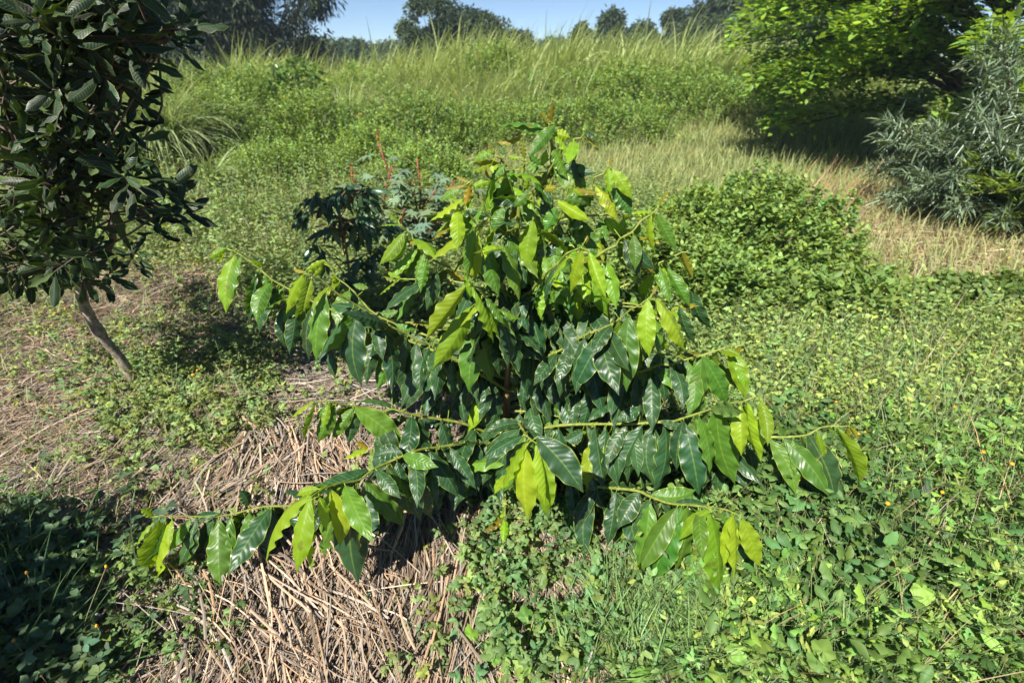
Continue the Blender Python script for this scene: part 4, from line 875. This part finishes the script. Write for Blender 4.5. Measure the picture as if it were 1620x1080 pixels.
for q, ln in enumerate(CURV):                                   # pairs of leaves along every lateral
    cum = np.concatenate([[0], np.cumsum(np.linalg.norm(np.diff(ln, axis=0), axis=1))]); L = cum[-1]
    step = .036; nd = .05
    while nd < L:
        c = np.array([np.interp(nd, cum, ln[:, a]) for a in range(3)]); i0 = int(np.clip(np.searchsorted(cum, nd), 1, 58)); t = nrm(ln[i0+1]-ln[i0-1])
        f = nd/L; h = nrm(np.cross(t, [0, 0, 1.]))
        if q < NV:
            near = np.sum(np.linalg.norm(bases_px-pix(c), axis=1) < 13)
            keep = .9 if near == 0 else (.6 if near == 1 else .25)
        if f > .85: keep *= .6
        else: keep = .88
        for sg in (-1, 1):
            if R.uniform() > keep: continue
            d = nrm(h*sg*R.uniform(.3, 1.3)+t*R.uniform(-.35, 1.)+R.normal(0, .2, 3)+np.array([0, 0, -R.uniform(.3, 2.4)])); Lf = R.uniform(.10, .215)*(1-.25*(f > .85))
            age = 0 if f < .75 else (1 if f < .9 else 2); hi = c[2] > .82
            if hi: age = max(age, int(R.choice([0, 1, 1, 2]))); Lf *= .78
            if hi and R.uniform() < .25: continue
            if q < NV and abs(t[0]) > .5 and h[1]*sg < 0 and R.uniform() < .2: continue
            pb = c+d*.008; LF.append((pb, pb+d*Lf, Lf*R.uniform(.29, .38), age, None, q, c, np.array([t[0]*.2, t[1]*.2-.15, .9])+h*sg*.5+R.normal(0, .35, 3)))
        nd += step*R.uniform(.6, 1.45)
    if q >= NV:
        for k in range(3):
            d = nrm(t+R.normal(0, .35, 3)); LF.append((ln[-1], ln[-1]+d*R.uniform(.05, .11), .03, 2+(k == 2), None, q, ln[-1], np.array([0, 0, 1.])))
def hero_leaf(mb, pb, pe, wr, age, roll, anchor, nh):
    L = np.linalg.norm(pe-pb); d = (pe-pb)/max(L, 1e-6)
    if nh is None:
        c = nrm(CAM-(pb+pe)/2); nh = c*.85+np.array([0, 0, .42])
        n = nrm(nh-d*(nh@d)); s = np.cross(d, n); n = n*cos(roll)+s*sin(roll)
    else: n = nrm(nh-d*(nh@d)+1e-6)
    s = np.cross(d, n)
    curl = R.uniform(.1, .75) if age < 3 else R.uniform(-.4, .4); fold = R.uniform(.08, .38) if age < 2 else R.uniform(.15, .6)
    wave = R.uniform(.12, .27) if age in (0, 1) else R.uniform(.12, .24)
    V, F, U = leaf_grid(30, 10, fold, 0, wave, R.uniform(3.5, 5.6), R.uniform(0, 6), 1., 'coffee')
    v = U[:, 1]
    x = V[:, 0]*wr; z = V[:, 2]*wr; y = V[:, 1]*L
    arch = curl*L*.32; y2 = y; zz = z+arch*4*v*(1-v)*.55
    slope = arch*4*(1-2*v)*.55/L; y2 = y-z*slope
    bend = R.normal(0, .05)*L*np.sin(v*pi)
    T = pb+(x+bend)[:, None]*s+y2[:, None]*d+zz[:, None]*n
    base = AGEC[age]; k = 1+R.normal(0, .14); hue = R.normal(0, .08)
    col = np.clip(base*k*np.array([1+hue*1.6, 1+hue*.3, 1]), .004, .8)
    mb.add(T, F, np.append(col, AGET[age]*R.uniform(.8, 1.2)), U)
    # stalk
    g = anchor-pb; gl = np.linalg.norm(g)
    st = [anchor, anchor*.5+pb*.5+n*.003, pb+d*.004] if gl > .004 else [pb-d*.004, pb+d*.004]
    tube(mb, st, np.full(len(st), .0012), np.append(np.clip(AGEC[2]*.8, 0, 1), .1), ns=5)
size = []
for l in LF:
    a, b = pix(l[0]), pix(l[1]); dep = ((l[0]+l[1])/2-CAM)@fw; size.append(np.linalg.norm(b-a)*l[2]/dep*FPX*(1 if l[4] is None else 1.6)*(1 if l[7] is None else .25))
order = np.argsort(-np.array(size)); big = set(order[:96].tolist()); rest = MB()
for q, l in enumerate(LF):
    pb, pe, wr, age, roll, home, anchor, nh = l
    if q in big:
        m_ = MB(); hero_leaf(m_, pb, pe, wr, age, roll, anchor, nh); m_.build('leaf', M_HERO, branch_objs[home])
    else: hero_leaf(rest, pb, pe, wr, age, roll, anchor, nh)
tag(rest.build('foliage', M_HERO, coffee), None, None, None, 'stuff')
print("coffee leaves", len(LF))

# ================================================================== SMALL THINGS ON THE GROUND
def flower(px, py, stalkh, label, kind, lean=(0, 0), leafy=True):
    g = G(px, py); o = onground(g[0], g[1]); t = thing('daisy' if kind == 'white' else 'yellow_wildflower', o, label, 'flower', 'small wildflowers among the weeds')
    top = o+np.array([lean[0], lean[1], stalkh]); sb = MB(); tube(sb, smooth_line([o, (o+top)/2+np.array([lean[0]*-.2, 0, 0]), top], 8), np.linspace(.0016, .0009, 8), ns=5)
    if leafy:
        for k in range(5):
            f = R.uniform(.1, .75); leaves(sb, (o+(top-o)*f)[None], rnddir(1, .1, .7), R.uniform(.03, .05), .4, cols(1, WG, .2, .3))
    sb.build('stalk', M_WEED, t)
    hb = MB(); hb2 = MB(); q = np.arange(10)/10*2*pi
    for r, z, c in ((.0045, 0, (.5, .27, .02, .1)), (.0035, .0028, (.72, .38, .02, .1))):
        tube(hb, [top+[0, 0, z-.002], top+[0, 0, z], top+[0, 0, z+.003]], [r*.7, r, r*.6], c, ns=8)
    hb.build('flower_head', M_STRAW, t)
    if kind == 'white':
        for k in range(6):
            a = k*pi/3; leaves(hb2, top[None], np.array([[cos(a), sin(a), .12]]), .012, .6, np.array([[.8, .8, .74, .25]]), SIMPLE, 1., .1)
        hb2.build('petals', M_WEED, t)
fl = [(20, 1010, .17, "orange-yellow flower head on a bent stalk in the dark bottom left corner", 'y', (-.01, 0)), (85, 1000, .2, "small orange flower head just right of the one in the bottom left corner", 'y', (.01, .02)),
      (70, 1075, .16, "brownish seed head on an upright stalk near the bottom left corner", 'y', (0, 0)), (185, 1040, .13, "orange flower head low in the shade left of the bare straw", 'y', (0, 0)),
      (118, 1075, .40*.6, "tall slender stalk with a yellow bud leaning over the straw at the lower left", 'y', (.07, .15)), (98, 1110, .12, "yellow flower at the bottom edge of the straw near the centre left", 'y', (0, 0)),
      (632, 1085, .07, "bright yellow flower on the straw at the bottom edge left of centre", 'y', (.0, .03)), (705, 915, .04, "small yellow bud on an arching stalk over the straw under the coffee tree", 'y', (0, .03)),
      (1285, 935, .10, "white-petalled daisy with a yellow centre nearest the coffee tree's lowest right leaves", 'white', (0, .02)), (1400, 1060, .08, "white-petalled daisy lowest down in the weeds on the right", 'white', (0, .02)),
      (1418, 965, .10, "white and orange daisy left of two yellow buttons in the right weeds", 'white', (0, .02)), (1425, 990, .1, "yellow button flower in the right weeds beside a daisy", 'y', (0, .02)),
      (1378, 985, .08, "orange-yellow button flower between the two white daisies", 'y', (0, .01)), (1612, 985, .1, "white daisy at the far right edge", 'white', (0, .02)),
      (1508, 985, .1, "yellow button flower near a purplish leaf on the right", 'y', (0, .02)), (1552, 1085, .05, "orange flower at the bottom right corner", 'y', (0, 0)),
      (1060, 905, .05, "orange button flower in the weeds below the coffee tree's front branch", 'y', (0, .02)), (862, 1060, .05, "yellow flower among creeper leaves at the bottom centre", 'y', (0, .01)),
      (545, 640, .12, "thin-stalked yellow flower on the shaded straw left of the coffee trunk", 'y', (.02, 0)), (338, 615, .05, "yellow flower in the weeds right of the bent grey trunk", 'y', (0, 0)), (180, 570, .08, "orange flower against the bent grey trunk", 'y', (0, 0))]
for a in fl: flower(*a)
ORD = 'first second third fourth fifth sixth seventh eighth ninth tenth eleventh twelfth thirteenth fourteenth fifteenth sixteenth seventeenth eighteenth nineteenth twentieth'.split()
for side, nfl, xr, yr in (("right of the coffee tree", 20, (1230, 1600), (600, 900)), ("near the bent grey trunk", 12, (60, 440), (430, 690))):
    spots = []
    for q in range(nfl):
        g = G(R.uniform(*xr), R.uniform(*yr)); o = onground(g[0], g[1]); h = R.uniform(.13, .26); spots.append((pix(o+np.array([0, 0, h]))[0], o, h))
    for q, (_, o, h) in enumerate(sorted(spots, key=lambda v: v[0])):
        tb_ = MB(); tube(tb_, [o, o+[0, 0, h]], [.0012, .0009], (.12, .18, .05, .1), ns=4); r0 = R.uniform(.8, 1.25)
        tube(tb_, [o+[0, 0, h-.003], o+[0, 0, h+.001], o+[0, 0, h+.005]], [.004*r0, .006*r0, .004*r0], (.72, .33, .02, .1), ns=7)
        tag(tb_.build('yellow_wildflower', M_STRAW), ORD[q]+" tiny yellow button flower from the left among those "+side, 'flower', 'tiny button flowers '+side)
def lying(name, label, cat, pts, r0, r1, col, grp=None, ns=8):
    mb = MB(); P3 = [onground(*G(px, py)[:2])+np.array([0, 0, z]) for px, py, z in pts]; ln = smooth_line(P3, 14)
    tube(mb, ln, np.linspace(r0, r1, 14)*(1+.06*R.normal(0, 1, 14)), (*col, 0), ns); tag(mb.build(name, M_STRAW), label, cat, grp)
SG = 'dry stalks lying on the straw'
lying('dry_stalk', "thick cut dry stalk at the bottom edge, left one of the pair", 'stalk', [(457, 995, .06), (485, 1100, .05)], .006, .0065, (.45, .34, .24), SG)
lying('dry_stalk', "thick pale dry stalk, right one of the pair at the bottom edge", 'stalk', [(455, 960, .07), (478, 1010, .065), (510, 1095, .05)], .0045, .007, (.55, .42, .28), SG)
lying('dry_stalk', "long pale diagonal stalk starting under the lower-left branch", 'stalk', [(395, 885, .08), (470, 945, .08), (560, 1040, .06)], .003, .0025, (.6, .47, .34), SG)
lying('dry_stalk', "long thin pale stalk crossing below the thick pair towards the bottom", 'stalk', [(255, 965, .06), (340, 1010, .06), (440, 1072, .05)], .0028, .002, (.58, .46, .34), SG)
lying('dry_stalk', "straight pale stalk lying across the upper straw beside the weeds", 'stalk', [(372, 742, .06), (430, 742, .06)], .004, .004, (.6, .47, .33), SG)
lying('dry_stalk', "broad pale dry stem pointing up the straw above the lower-left branch", 'stalk', [(398, 745, .05), (410, 820, .06)], .004, .005, (.55, .44, .33), SG)
lying('dry_stalk', "second broad pale dry stem right of the first above the lower-left branch", 'stalk', [(424, 750, .05), (430, 800, .06)], .005, .006, (.5, .4, .31), SG)
lying('dry_stalk', "thin white twig sticking out of the straw below the right front leaves", 'stalk', [(1010, 945, .03), (1085, 922, .1)], .002, .0012, (.6, .52, .45), SG)
lying('dry_stalk', "curved dark-edged strip of dry stalk arching across the straw at the bottom centre left", 'stalk', [(540, 1000, .07), (620, 985, .08), (720, 1050, .05)], .0028, .002, (.55, .44, .34), SG)
def dead_leaf(px, py, L, col, label, h=.05, az=0.):
    o = onground(*G(px, py)[:2])+np.array([0, 0, h]); mb = MB(); tv, tf, tu = leaf_grid(10, 6, .5, .6, .2, 2, 1, .45); d = np.array([[cos(az), sin(az), .1]]); s, dd, nn = frames(d, np.array([[.1, -.4, 1.]]))
    mb.scatter((tv, tf, tu), o[None], s, dd, nn, L, L, np.array([[*col, .1]])); tag(mb.build('dead_leaf', M_STRAW), label, 'leaf', 'dead leaves on the ground')
dead_leaf(150, 684, .05, (.55, .2, .09), "small orange dead leaf lying in the grass at the left")
dead_leaf(975, 955, .09, (.50, .27, .10), "large orange-brown dead leaf under the weeds below the coffee tree", .03, .1)
dead_leaf(690, 925, .06, (.3, .13, .05), "curled reddish-brown dead leaf in the straw under the coffee tree")
dead_leaf(1010, 960, .07, (.55, .34, .17), "pale tan dead leaf beside the large orange-brown one", .02, -.6)


V = np.array([[x, y, z] for x in (-90., 90.) for y in (-6., 90.) for z in (-4., 12.)])
mb = MB(); mb.add(V, [np.array([[0, 1, 3, 2], [4, 6, 7, 5], [0, 4, 5, 1], [2, 3, 7, 6], [0, 2, 6, 4], [1, 5, 7, 3]])], (0, 0, 0, 0))
m, N, L = newmat("air"); N.remove(N["Principled BSDF"]); pv = N.new("ShaderNodeVolumePrincipled"); pv.inputs['Color'].default_value = (.62, .8, 1, 1); pv.inputs['Density'].default_value = .0011
L.new(pv.outputs[0], N["Material Output"].inputs['Volume'])
tag(mb.build("haze", m, smooth=False), None, None, None, 'stuff')
